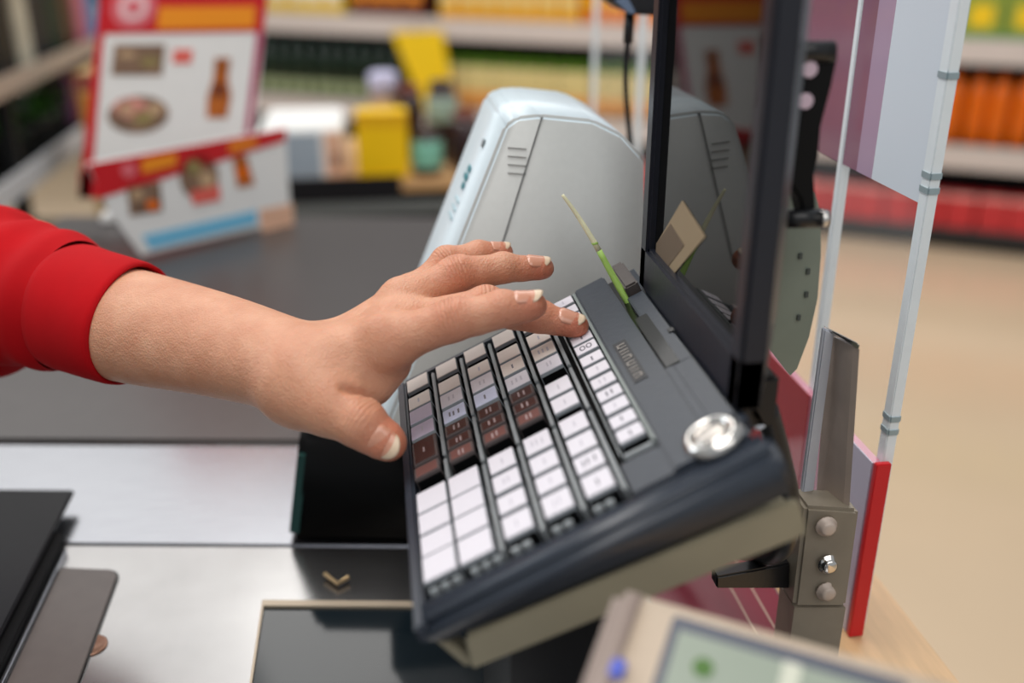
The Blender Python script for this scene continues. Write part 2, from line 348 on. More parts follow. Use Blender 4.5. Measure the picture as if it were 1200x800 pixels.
for i in range(5):
    d0 = 19 * i - (0.4 if i == 0 else 0); d1 = 19 * i + 14.4
    for j, (a, b) in enumerate(ROW):
        if i == 4 and j == 1: a = 22.5
        key(d0, d1, a, b, LIGHT[i][j], 3 if (i, j) in ((1, 3),) else (0 if j == 0 else None))
    if i == 0:
        key(d0, d1, 77.2, 102, 4, 1); key(d0, d1, 104, 115.6, 5, 0)
    elif i < 4:
        key(d0, d1, 77.4, 89.7, 4, 2); key(d0, d1, 91.4, 102.4, 4, 2); key(d0, d1, 104, 115.6, 5, 2)
    else:
        key(d0, d1, 87.4, 103.2, 0, 1); key(d0, d1, 105.4, 120.4, 0, 1)
    for a, b in LOW:
        if i == 0: key(d0, 16.2, a, b + 1.9, 0, 0); 
        elif i == 1: key(16.6, d1, a, b + 1.9, 0, 0)
        else: key(d0, d1, a, b, 0, None)
for j in range(13):
    a = -3 + 13.55 * j - (0.3 if j else 0)
    key(98, 111.3, a, a + 11.4, 0, '00' if j == 5 else (2 if j in (8, 9) else 1), 0.0 if j in (5, 6) else -0.3)
# ------------------------------------------------ stand bracket below the keyboard
br = thing('keyboard_bracket', 'khaki metal plate and legs carrying the keyboard over the scanner plate', 'bracket', O, (0, -TAU, 0))
pts = []
for (d, n) in ((3, -33.5), (146, -47), (150.5, -43), (152, -31), (150, -28.5), (10, -17.6), (7.5, -18.5)): pts.append((d * MM, -219.5 * MM, (n - 1.0) * MM))
obj('side_plate', bevel_all(prism(pts, (0, 0.003, 0)), 0.0008, 2), M_khaki, br)
obj('bottom_plate', prism([(4 * MM, -6 * MM, -34 * MM), (150 * MM, -6 * MM, -47.5 * MM), (150 * MM, -6 * MM, -46 * MM), (4 * MM, -6 * MM, -32.5 * MM)], (0, -213 * MM, 0)), M_khaki, br)
obj('front_tab', bevel_all(prism([(-4.5 * MM, -205 * MM, -17 * MM), (-1.5 * MM, -205 * MM, -16 * MM), (5 * MM, -205 * MM, -34 * MM), (0 * MM, -205 * MM, -36 * MM)], (0, -0.010, 0)), 0.0008), M_khaki, br)
# pillar down to the counter, upright in the place
pm = Matrix.Rotation(TAU, 4, 'Y')
bm = bx(0.075, 0.118, -0.135, -0.06, -0.165, -0.06)
bmesh.ops.transform(bm, matrix=pm, verts=bm.verts)
plo = bm
bm2 = NB()
for p in [0]: pass
plo.free()
bm = bx(0.045, 0.09, 0.34, 0.46, ZC + 0.0005, ZC + 0.143)
bmesh.ops.transform(bm, matrix=(Matrix.Translation(O) @ Matrix.Rotation(-TAU, 4, 'Y')).inverted(), verts=bm.verts)
obj('pillar', bm, M_black, br)

# ================================================================= touch screen
SX, SY0, SY1, SZ0, SZ1 = 0.1434, 0.360, 0.5235, -0.1915 + CH, 0.002 + CH
sc = thing('till_screen', 'dark till monitor standing on the keyboard, its glass mirroring the printer', 'monitor', (SX, (SY0 + SY1) / 2, SZ0))
def L(x0, x1, y0, y1, z0, z1, bev=0.0, bm=None):
    bm = bm or NB(); cyy = (SY0 + SY1) / 2
    box(bm, x0, x1, y0 - cyy, y1 - cyy, z0, z1, bev, 0, 2); return bm
HT = SZ1 - SZ0
bm = NB()
L(0, 0.012, SY0, SY1, 0, 0.025, 0.0018, bm); L(0, 0.012, SY0, SY1, HT - 0.025, HT, 0.0018, bm)
L(0, 0.012, SY0, SY0 + 0.0125, 0, HT, 0.0018, bm); L(0, 0.012, SY1 - 0.0125, SY1, 0, HT, 0.0018, bm)
obj('bezel', bm, M_bezel, sc)
obj('screen_glass', L(0.0048, 0.0075, SY0 + 0.012, SY1 - 0.012, 0.024, HT - 0.024), M_screen, sc)
cyy = (SY0 + SY1) / 2
bm = NB(); a = [(0.0119, SY0 + .002 - cyy, 0.002), (0.0119, SY1 - .002 - cyy, 0.002), (0.0119, SY1 - .002 - cyy, HT - .002), (0.0119, SY0 + .002 - cyy, HT - .002)]
b = [(0.026, SY0 + .028 - cyy, 0.03), (0.026, SY1 - .03 - cyy, 0.03), (0.026, SY1 - .03 - cyy, HT - .03), (0.026, SY0 + .028 - cyy, HT - .03)]
a = [bm.verts.new(p) for p in a]; b = [bm.verts.new(p) for p in b]; bm.faces.new(a); bm.faces.new(b[::-1])
for i in range(4): bm.faces.new((a[i], b[i], b[(i + 1) % 4], a[(i + 1) % 4]))
obj('rear_shell', bevel_all(bm, 0.002), M_bezel, sc)
# foot between screen and keyboard
obj('screen_foot', L(0.006, 0.03, 0.385, 0.50, -0.022, 0.004, 0.002), M_black, sc)
# reflected beige square, painted as a flat patch on the glass
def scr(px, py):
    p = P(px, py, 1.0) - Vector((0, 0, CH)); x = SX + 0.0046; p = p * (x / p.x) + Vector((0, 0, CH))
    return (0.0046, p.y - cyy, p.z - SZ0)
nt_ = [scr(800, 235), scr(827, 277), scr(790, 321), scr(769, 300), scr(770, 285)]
obj('beige_reflection', prism(nt_, (-0.0003, 0, 0)), mat('reflection_beige', rgb(150, 132, 104), 0.6), sc)['label'] = 'beige reflection painted on the glass'
obj('brown_reflection', prism([scr(787, 262), scr(803, 287), scr(781, 316), scr(769, 300), scr(770, 285)], (-0.0005, 0, 0)), mat('reflection_brown', rgb(104, 88, 70), 0.6), sc)
# mounting arm behind
arm = obj('mount_arm', bevel_all(prism([P(925, 52, .42) - sc.location, P(975, 52, .42) - sc.location, P(984, 62, .42) - sc.location, P(976, 100, .42) - sc.location, P(963, 150, .42) - sc.location, P(960, 185, .42) - sc.location,
          P(955, 205, .42) - sc.location, P(958, 268, .42) - sc.location, P(944, 268, .42) - sc.location, P(937, 235, .42) - sc.location, P(925, 215, .42) - sc.location], (0, 0.012, 0)), 0.0015), mat('arm_black', rgb(9, 9, 10), .5, spec=.2), sc)
obj('arm_bar', tube([P(915, 256, .42) - sc.location, P(963, 256, .42) - sc.location], 0.0045, 14), M_black, sc, True)
obj('arm_bar', tube([P(915, 60, .42) - sc.location, P(976, 60, .42) - sc.location], 0.0045, 14), M_black, sc, True)
obj('arm_bolt', tube([P(960, 256, .418) - sc.location, P(969, 256, .418) - sc.location], 0.0038, 12), M_chrome, sc, True)
for q in ((948, 81), (943, 118)):
    obj('arm_hole', lathe([(0.0035, 0), (0.0035, 0.0012), (0.0022, 0.0013), (0.001, 0.0013)], 12, None, (0, 0, 0)), M_pink, sc).matrix_local = Matrix.Translation(P(q[0], q[1], .419) - sc.location) @ Matrix.Rotation(math.pi / 2, 4, 'X')
# rounded grey-green plate behind it
bp = [(912, 225), (955, 225), (962, 250), (962, 300), (958, 350), (948, 395), (934, 432), (926, 440), (895, 400)]
pl = obj('mount_plate', prism([P(a, b, .455) - sc.location for a, b in bp], (0, 0.004, 0)), mat('grey_green_plate', rgb(128, 136, 124), 0.35, 0.2, 0.10, 25), sc)
pl['label'] = 'grey green rounded mounting plate with holes'
bm = NB()
for a, b in ((938, 212 + 25), (950, 250), (938, 300), (947, 318), (945, 345), (936, 372)):
    c = P(a, b, .4545) - sc.location; box(bm, c.x - .0009, c.x + .0009, c.y - .0006, c.y + .0003, c.z - .0015, c.z + .0015)
obj('plate_holes', bm, mat('hole_grey', rgb(70, 76, 72), .5), sc)['kind'] = 'stuff'

# ================================================================= green strip stuck in the card slot
gs = thing('green_stalk', 'thin green stalk with a pale dry tip standing in the card slot', 'stalk', P(738, 357, .517))
path = smooth_curve([P(741, 362, .515) - gs.location, P(722, 330, .521) - gs.location, P(697, 285, .528) - gs.location, P(675, 250, .534) - gs.location, P(659, 228, .538) - gs.location], 5)
n = len(path); rr = [0.0024 - 0.0016 * (i / n) for i in range(n)]
M_stalk = mat('stalk_green', rgb(168, 208, 104), 0.5, 0, 0.15, 90)
obj('blade', tube(path[:10], rr[:10], 8), M_stalk, gs, True)
obj('dry_tip', tube(path[9:], rr[9:], 8), mat('stalk_dry', rgb(224, 222, 186), 0.6, 0, 0.1, 90), gs, True)
obj('node', lathe([(0.0009, -.0014), (0.0022, 0), (0.0009, .0014)], 8, None, path[10]), M_stalk, gs, True)

# ================================================================= receipt printer
PY = 0.60
pr = thing('receipt_printer', 'pale grey receipt printer with a sloping front, standing behind the keyboard', 'printer', (0, 0, 0))
def q_(x, z): return (x, z + CH)
base = [(0.0762, -0.1138), (0.084, -0.1085), (0.098, -0.1075), (0.131, -0.1115), (0.150, -0.121), (0.164, -0.136), (0.168, -0.20), (0.168, -0.3255), (-0.012, -0.3255), (-0.0085, -0.321)]
DEP = 0.113
bm = prism([(x, PY, z + CH) for x, z in base], (0, DEP, 0))
bevel_all(bm, 0.006, 3, 0.15)
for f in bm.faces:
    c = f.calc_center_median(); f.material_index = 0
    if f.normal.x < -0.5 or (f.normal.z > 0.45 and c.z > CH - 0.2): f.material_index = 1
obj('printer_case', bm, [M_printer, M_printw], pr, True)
obj('case_seam', prism([(0.0985, PY - .0004, -0.1088 + CH), (0.0997, PY - .0004, -0.1088 + CH), (0.0697, PY - .0004, -0.205 + CH), (0.0685, PY - .0004, -0.205 + CH)], (0, 0.002, 0)), mat('seam_grey', rgb(140, 144, 144), 0.6), pr)
for k in range(4):
    z = -0.1265 - k * 0.0052
    obj('vent_slot', prism([(0.078, PY - .0004, z + CH), (0.0895, PY - .0004, z - .0012 + CH), (0.0895, PY - .0004, z - .0020 + CH), (0.078, PY - .0004, z - .0008 + CH)], (0, 0.002, 0)), mat('vent_grey', rgb(170, 173, 172), 0.6), pr)
# teal logo and small button on the sloping front
sl = Vector((0.0762 + 0.040, 0, -0.1138 + 0.398)).normalized(); nrm = Vector((-sl.z, 0, sl.x))
def front(u, v, out=0.0006): # u down the slope from the top, v along y
    return Vector((0.0762, PY + v, -0.1138 + CH)) - sl * u + nrm * out
def patch(u0, u1, v0, v1, name, m):
    obj(name, prism([front(u0, v0), front(u1, v0), front(u1, v1), front(u0, v1)], nrm * 0.0008), m, pr)
M_teal = mat('teal_print', rgb(60, 140, 150), 0.4)
for k, (u, l) in enumerate(((0.040, .010), (0.046, .014), (0.052, .008))): patch(u, u + 0.004, 0.052, 0.052 + l, 'logo_stroke', M_teal)
patch(0.018, 0.023, 0.040, 0.046, 'feed_button', mat('button_grey', rgb(120, 130, 134), 0.4))
for k in range(3): patch(0.064 + k * .006, 0.0655 + k * .006, 0.05, 0.068, 'front_line', mat('pale_teal_print', rgb(176, 204, 212), 0.4))

# ================================================================= customer display with cable (top, behind the screen)
cdv = thing('customer_display', 'dark customer display at the top of the frame behind the monitor', 'display', P(745, 10, .75))
lo_ = cdv.location
obj('display_case', bevel_all(prism([P(708, -4, .75) - lo_, P(738, 17, .75) - lo_, P(830, 22, .75) - lo_, P(838, -40, .75) - lo_, P(708, -60, .75) - lo_], (0, 0.05, 0)), 0.004), M_black, cdv)
obj('display_trim', bevel_all(prism([P(720, 0, .748) - lo_, P(738, 17, .748) - lo_, P(746, 16, .748) - lo_, P(736, -3, .748) - lo_], (0, 0.01, 0)), 0.001), mat('blue_grey_plastic', rgb(112, 132, 158), 0.3), cdv)
obj('display_plug', tube([P(738, 15, .765) - lo_, P(736, 50, .765) - lo_], 0.0038, 12), M_black, cdv, True)
obj('display_cable', tube(smooth_curve([P(736, 48, .765) - lo_, P(733, 90, .765) - lo_, P(736, 140, .765) - lo_, P(742, 200, .77) - lo_, P(747, 300, .775) - lo_, P(748, 440, .78) - lo_, P(747, 500, .782) - lo_], 6), 0.0022, 8), M_gloss, cdv, True)
obj('display_pole', bx(0.245 - lo_.x, 0.261 - lo_.x, 0.78 - lo_.y, 0.795 - lo_.y, ZC + .0006 - lo_.z, -0.03), M_black, cdv)

# ================================================================= acrylic guard with film, post and sign
AX = 0.29
ac = thing('acrylic_guard', 'tall clear acrylic guard standing on the counter between till and customers', 'guard', (0, 0, 0))
def guard(y0, y1, name):
    obj(name, bx(AX - .0015, AX + .0015, y0 + .003, y1 - .003, ZC + .005, CH + 0.25), M_acry, ac)
def gedge(y, th, z0=ZC + .005): obj('pane_edge', bx(AX - .0032, AX + .0032, y - th, y + th, z0, CH + 0.25, .0006), M_acedge, ac)
guard(0.4865, 0.585, 'clear_pane'); guard(0.592, 1.09, 'clear_pane'); guard(1.10, 1.33, 'clear_pane')
gedge(0.4865, .0042); gedge(0.588, .0028); gedge(1.095, .004); gedge(1.335, .004)
for py in (88, 205, 222, 485, 500):
    zz = P(1080, py, .4865).z
    p = P(600, py, 0.4865)
    obj('edge_clip', bx(AX - .0037, AX + .0037, 0.4815, 0.4915, zz - .0026, zz + .0026, .001), mat('clip_grey', rgb(160, 178, 184), 0.3, 0.3), ac)
zf = -0.140 + CH  # reflection gradient on the sheet is painted as rose and mauve pieces
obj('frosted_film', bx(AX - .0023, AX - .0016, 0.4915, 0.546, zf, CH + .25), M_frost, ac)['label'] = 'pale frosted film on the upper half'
obj('rose_reflection', bx(AX - .0023, AX - .0016, 0.546, 0.566, zf, CH + .25), clear('rose_reflection', rgb(186, 160, 186), 0.2, alpha=.85), ac)['label'] = 'rose strip of the painted reflection on the film'
obj('mauve_reflection', bx(AX - .0023, AX - .0016, 0.566, 0.80, zf, CH + .25), M_mauve, ac)['label'] = 'mauve part of the painted reflection on the upper half'
# thick red edged sign at the foot of the guard
sg = thing('red_sign_board', 'upright sign board with a bright red edge at the counter side', 'sign', (0, 0, 0))
obj('board', bx(AX - .0085, AX - .0034, 0.4815, 0.80, ZC + .0005, -0.296 + CH), mat('pink_reflection', rgb(196, 128, 148), 0.2, 0, 0.05, 6, coat=.4), sg)  # pink reflection on the lilac face painted into the board colour
obj('red_face', bx(AX - .0092, AX - .0086, 0.575, 0.80, ZC + .0005, -0.296 + CH), mat('deep_red_print', rgb(176, 44, 54), 0.25, coat=.4), sg)
obj('lilac_face', bx(AX - .0092, AX - .0086, 0.484, 0.530, ZC + .0005, -0.296 + CH), mat('lilac_print', rgb(206, 204, 224), 0.3, coat=.3), sg)
obj('red_edge', bx(AX - .0095, AX - .0001, 0.4775, 0.4814, ZC + .0005, -0.294 + CH, .0005), M_red, sg)['label'] = 'bright red edge strip'
# steel post with bolts
ps = thing('steel_post', 'worn steel channel post bolted upright beside the keyboard, behind the terminal', 'post', (0, 0, 0))
def pz(z): return z + CH
x0 = 0.2305
obj('post_flange', bevel_all(prism([P(966, 385, .465), P(978, 390, .465), P(936, 712, .465), P(922, 712, .465)], (0, .004, 0)), 0.0008), mat('post_grey', rgb(196, 200, 210), 0.35, 0.1, .08, 25), ps)
obj('post_web', bevel_all(prism([P(978, 392, .470), P(1008, 408, .445), P(996, 596, .445), P(962, 596, .470)], (-.002, .004, 0)), 0.0006), M_bracket, ps)
obj('post_top', bevel_all(prism([P(968, 384, .468), P(1008, 404, .4445), P(1006, 410, .4445), P(975, 394, .468)], (0, .004, 0)), 0.0008), M_chrome, ps)
cl = obj('clamp_block', bevel_all(prism([P(944, 594, .450), P(1008, 598, .440), P(992, 712, .440), P(930, 712, .450)], (0, .022, 0)), 0.002), mat('clamp_metal', rgb(150, 140, 124), 0.42, 0.15, 0.15, 30), ps)
for q in ((968, 616), (970, 660), (968, 692)):
    c = P(q[0], q[1], .4445)
    bm = lathe([(0.0062, 0), (0.0062, .001), (0.0046, .0012), (0.0044, .0038), (0.0030, .0046), (0.001, .0048)], 16)
    bmesh.ops.transform(bm, matrix=Matrix.Translation(c) @ Matrix.Rotation(math.pi / 2, 4, 'X'), verts=bm.verts)
    obj('bolt', bm, M_chrome if q[1] == 660 else M_bracket, cl, True)
a_, b_ = P(931, 712, .450), P(991, 712, .440)
obj('clamp_leg', prism([a_, b_, Vector((b_.x, b_.y, ZC + .0005)), Vector((a_.x, a_.y, ZC + .0005))], (0, .022, 0)), MATS['clamp_metal'], ps)
lf = thing('red_sheet', 'dark red flat sheet with two pale lines on the counter below the monitor', 'leaflet', (.24, .53, ZC + .0006))  # thin maroon sheet laid flat on the counter top
obj('sheet_body', bx(-.075, .012, -.06, .085, 0, .0008), mat('maroon_sheet', rgb(150, 56, 74), .35), lf)
for k in range(2): obj('pale_line', bx(-.018 + k * .014, -.0168 + k * .014, -.06, .085, .0008, .0011), mat('pale_line', rgb(222, 196, 176), .4), lf)
# cables under and behind the keyboard
M_cab = mat('cable_black', rgb(16, 17, 20), 0.4)
tag(obj('till_cable', tube(smooth_curve([P(898, 478, .40), P(915, 540, .405), P(925, 600, .412), P(905, 650, .44), (0.205, 0.55, ZC + .03), (0.17, 0.57, ZC + .006)], 6), 0.0055, 10), M_cab, None, True), 'thick black cable running down behind the monitor to the counter', 'cable')
tag(obj('till_plug', bevel_all(prism([P(876, 480, .385), P(888, 476, .385), P(900, 500, .385), P(888, 507, .385)], (0, .008, 0)), .001), mat('white_plug', rgb(206, 214, 226), .35)), 'small white plug at the rear corner of the keyboard', 'plug')
tag(obj('flat_bar', bevel_all(prism([P(840, 676, .43), P(926, 660, .46), P(926, 690, .46), P(840, 690, .43)], (0, .01, 0)), .001), M_black), 'short black bar below the khaki plate, left of the steel post', 'bar')
for k, (a, b) in enumerate(((622, 630), (612, 616))):
    tag(obj('grey_cable', tube(smooth_curve([P(a + 8, 735, .40), P(a + 2, 770, .40), P(a - 6, 820, .405), (0.02 - .025 * k, .40, ZC + .004)], 5), 0.0022 - .0008 * k, 8), mat('cable_grey', rgb(110, 126, 138), .3)), ('thicker', 'thinner')[k] + ' of two grey cables hanging below the khaki plate', 'cable')

# ================================================================= payment terminal in the foreground
PT = P(735, 685, .289)
n_ = Vector((-.15, -.35, .93)).normalized()
ux = (P(1120, 795, .234) - PT); ux = (ux - n_ * ux.dot(n_)).normalized(); uy = n_.cross(ux)
TM = Matrix.Translation(PT) @ Matrix((ux, uy, n_)).transposed().to_4x4()
tm = thing('payment_terminal', 'beige terminal with a greenish screen, blurred in the near foreground', 'terminal', PT)
tm.matrix_world = TM
def T(x0, x1, y0, y1, z0, z1, b=0.0): return bx(x0, x1, -y1, -y0, z0, z1, b, 3)
M_beige = mat('beige_plastic', rgb(196, 178, 158), 0.4, 0, .03, 200)
obj('terminal_case', T(0, .150, 0, .11, -.018, 0, .005), M_beige, tm, True)
obj('left_cheek', T(-.004, .0105, .0005, .11, -.016, .001, .004), mat('taupe_plastic', rgb(150, 134, 126), 0.4), tm, True)
obj('screen_frame', T(.019, .097, .0065, .095, -.002, .0012, .001), mat('slate_frame', rgb(84, 88, 100), 0.45), tm)
obj('display_glass', T(.0225, .092, .0125, .09, .0010, .0018), mat('terminal_screen', rgb(150, 160, 146), 0.25, coat=.6), tm)
obj('display_band', T(.058, .064, .0125, .09, .0018, .0021), mat('pale_band', rgb(206, 208, 192), 0.2), tm)
obj('display_icon', lathe([(.0035, .0018), (.0035, .0022), (.001, .0022)], 16, None, (.0335, -.0235, 0)), mat('green_icon', rgb(70, 110, 40), 0.3), tm)
obj('blue_key', T(.004, .009, .029, .036, 0, .0022, .0008), mat('blue_key', rgb(64, 84, 190), 0.35), tm)
pm_ = TM.inverted()
bm = bx(0.10, 0.128, 0.18, 0.212, ZC + .0005, PT.z - .04); bmesh.ops.transform(bm, matrix=pm_, verts=bm.verts)
obj('terminal_post', bm, M_black, tm)
bm = bx(0.065, 0.165, 0.14, 0.25, ZC + .0003, ZC + .008, .002); bmesh.ops.transform(bm, matrix=pm_, verts=bm.verts)
obj('terminal_foot', bm, M_black, tm)
# ================================================================= person: left forearm, hand and red sleeve
J = {}
def jp(n, px, py, y, r): J[n] = (np.array(P(px, py, y)), r)
jp('w1', 336, 423, .509, .0212); jp('w2', 338, 430, .493, .0208)
jp('f1', 250, 396, .544, .0245); jp('f2', 248, 409, .530, .0245)
jp('e1', 143, 373, .588, .0292); jp('e2', 142, 385, .576, .0292)
jp('g1', 50, 348, .636, .0290); jp('g2', 50, 360, .622, .0290)
jp('hb', 375, 436, .498, .0205)
jp('iM', 452, 402, .478, .0138); jp('iP', 531, 375, .473, .0104); jp('iD', 588, 362, .471, .0086); jp('iT', 622, 357, .470, .0069)
jp('mM', 463, 384, .500, .0130); jp('mP', 570, 358, .502, .0098); jp('mD', 632, 371, .497, .0082); jp('mT', 674, 380, .492, .0060)
jp('rM', 474, 356, .520, .0128); jp('rP', 535, 321, .527, .0097); jp('rD', 590, 314, .530, .0078); jp('rT', 634, 313, .531, .0060)
jp('pM', 480, 350, .540, .0108); jp('pP', 523, 306, .549, .0078); jp('pD', 561, 297, .553, .0066); jp('pT', 588, 294.5, .555, .0052)
jp('tC', 352, 450, .478, .0185); jp('tM', 388, 474, .462, .0155); jp('tI', 422, 495, .450, .0122); jp('tT', 453, 516, .445, .0092)
VX = 0.0013
lo = np.array([-0.150, 0.424, 1.055]); hi = np.array([0.118, 0.572, 1.222])
allp = np.array([v[0] for k, v in J.items() if k[0] not in 'g'])
lo = np.minimum(lo, allp.min(0) - 0.02); hi = np.maximum(hi, allp.max(0) + 0.02)
lo[0] = -0.20
dims = np.ceil((hi - lo) / VX).astype(int) + 1
gx = (lo[0] + VX * np.arange(dims[0])).astype(np.float32)[:, None, None]
gy = (lo[1] + VX * np.arange(dims[1])).astype(np.float32)[None, :, None]
gz = (lo[2] + VX * np.arange(dims[2])).astype(np.float32)[None, None, :]
FAR = np.float32(0.05)
def rcone(a, b, ra, rb, pad=0.022):
    """tapered capsule as a distance field, computed only around itself"""
    a = np.asarray(a, np.float32); b = np.asarray(b, np.float32); out = np.full(dims, FAR, np.float32)
    m0 = np.minimum(a, b) - max(ra, rb) - pad; m1 = np.maximum(a, b) + max(ra, rb) + pad
    i0 = np.clip(((m0 - lo) / VX).astype(int), 0, dims); i1 = np.clip(((m1 - lo) / VX).astype(int) + 1, 0, dims)
    if (i1 <= i0).any(): return out
    s = tuple(slice(i0[k], i1[k]) for k in range(3))
    X = gx[s[0]] - a[0]; Y = gy[:, s[1]] - a[1]; Z = gz[:, :, s[2]] - a[2]; d = b - a
    h = np.clip((X * d[0] + Y * d[1] + Z * d[2]) / max(float(d @ d), 1e-9), 0, 1)
    out[s] = np.sqrt((X - d[0] * h) ** 2 + (Y - d[1] * h) ** 2 + (Z - d[2] * h) ** 2) - (ra + (rb - ra) * h)
    return out
def smin(a, b, k):
    h = np.clip(k - np.abs(a - b), 0, None) / np.float32(k); return np.minimum(a, b) - h * h * np.float32(k * .25)
def smax(a, b, k): return -smin(-a, -b, k)
def jc(a, b, sa=1.0, sb=1.0): return rcone(J[a][0], J[b][0], J[a][1] * sa, J[b][1] * sb)
Uz = np.array([0, 0, 1.0])
# forearm and wrist
F = None
def add(f, k):
    global F
    F = f if F is None else smin(F, f, k)
def limb(names):
    pts = [J[n][0] for n in names]; rs = [J[n][1] for n in names]; cv = []
    for i in range(len(pts) - 1):
        a, b, c, d = (max(i - 1, 0), i, i + 1, min(i + 2, len(pts) - 1))
        for k in range(7):
            t = k / 7; h = lambda q: 0.5 * (2 * q[b] + (q[c] - q[a]) * t + (2 * q[a] - 5 * q[b] + 4 * q[c] - q[d]) * t * t + (3 * q[b] - q[a] - 3 * q[c] + q[d]) * t ** 3)
            cv.append((h(pts), h(rs)))
    cv.append((pts[-1], rs[-1])); f = None
    for (p, r), (p2, r2) in zip(cv[:-1], cv[1:]):
        s = rcone(p, p2, r, r2, .03); f = s if f is None else np.minimum(f, s)
    return f
add(smin(limb(('g1', 'e1', 'f1', 'w1', 'hb')), limb(('g2', 'e2', 'f2', 'w2', 'hb')), .02), .02)
# palm: four metacarpals, heel and thenar
for n_m, r0, k in (('iM', .0165, .016), ('mM', .0160, .014), ('rM', .0150, .014), ('pM', .0140, .014)):
    add(rcone(J['hb'][0] + np.array([0, {'iM': -.010, 'mM': 0, 'rM': .012, 'pM': .022}[n_m], {'iM': -.004, 'mM': 0, 'rM': -.001, 'pM': -.004}[n_m]]), J[n_m][0] - Uz * .002, r0, J[n_m][1]), k)
add(rcone(J['hb'][0] + np.array([.01, .012, -.012]), (J['mM'][0] + J['rM'][0]) / 2 - Uz * .008, .014, .012), .016)
add(rcone(J['w2'][0] + np.array([.004, -.004, -.004]), J['tC'][0], .019, .0185), .016)
add(jc('tC', 'tM'), .014)
add(rcone(J['tM'][0] + np.array([.004, .012, .008]), J['iM'][0] + np.array([-.022, .004, -.006]), .011, .013), .014)   # web of the thumb
add(rcone(P(438, 452, .476), P(456, 428, .484), .0105, .0110), .008)
# tendons on the back of the hand
for a, dz, s in (('iM', .0148, .30), ('mM', .0145, .33), ('rM', .0138, .33), ('pM', .0125, .3)):
    p1 = J[a][0] + np.array([-.006, -.003, J[a][1] * .78]); p0 = J['hb'][0] + np.array([.012, {'iM': -.008, 'mM': 0, 'rM': .008, 'pM': .015}[a], .0165])
    add(rcone(p0, p1, .0022, .0030), .007)
# knuckles
for a in ('iM', 'mM', 'rM', 'pM'): add(rcone(J[a][0] + Uz * .0035, J[a][0] + np.array([.004, 0, .0035]), J[a][1] * .86, J[a][1] * .8), .008)
def finger(chain, bulge=1.06):
    f = None
    for a, b in zip(chain[:-1], chain[1:]):
        s = rcone(J[a][0], J[b][0], J[a][1] * (.93 if a[1] == 'M' else 1), J[b][1])
        f = s if f is None else smin(f, s, .005)
        if a[1] != 'M': # pad under the middle of each segment
            m = (J[a][0] + J[b][0]) / 2; r = (J[a][1] + J[b][1]) / 2
            f = smin(f, rcone(m - Uz * r * .20, m - Uz * r * .16 + (J[b][0] - J[a][0]) * .15, r * .88, r * .84), .004)
    for a in chain[1:-1]: f = smin(f, rcone(J[a][0] + Uz * J[a][1] * .12, J[a][0] + Uz * J[a][1] * .13, J[a][1] * .97, J[a][1] * .97), .003)
    e = J[chain[-1]]; d = (e[0] - J[chain[-2]][0]); d = d / np.linalg.norm(d)
    f = smin(f, rcone(e[0] - Uz * .0008, e[0] + d * .0018 - Uz * .0010, e[1] * 1.0, e[1] * .86), .004)
    return f
fi = finger(('iM', 'iP', 'iD', 'iT')); fm = finger(('mM', 'mP', 'mD', 'mT')); fr = finger(('rM', 'rP', 'rD', 'rT')); fp = finger(('pM', 'pP', 'pD', 'pT'))
th = finger(('tM', 'tI', 'tT'))
G = np.minimum(np.minimum(fi, fm), np.minimum(fr, fp))
F = smin(F, G, .007)
F = smin(F, th, .007)
# creases where the fingers bend
for a, b, c, dep in (('iM', 'iP', 'iD', .0007), ('rM', 'rP', 'rD', .0007), ('tM', 'tI', 'tT', .0006)):
    ax = (J[c][0] - J[a][0]); ax = ax / np.linalg.norm(ax); side = np.cross(ax, Uz); side /= np.linalg.norm(side); up = np.cross(side, ax)
    for off in (-.0032, .0, .0034):
        q = J[b][0] + ax * off + up * (J[b][1] * 1.13)
        F = smax(F, -rcone(q - side * .0045, q + side * .0045, .0009, .0009, .004), .0022)
# thumb web crease
q0 = np.array(P(403, 456, .4535)); q1 = np.array(P(444, 471, .459))
F = smax(F, -rcone(q0, q1, .0013, .0026, .008), .004)
del G, fi, fm, fr, fp, th
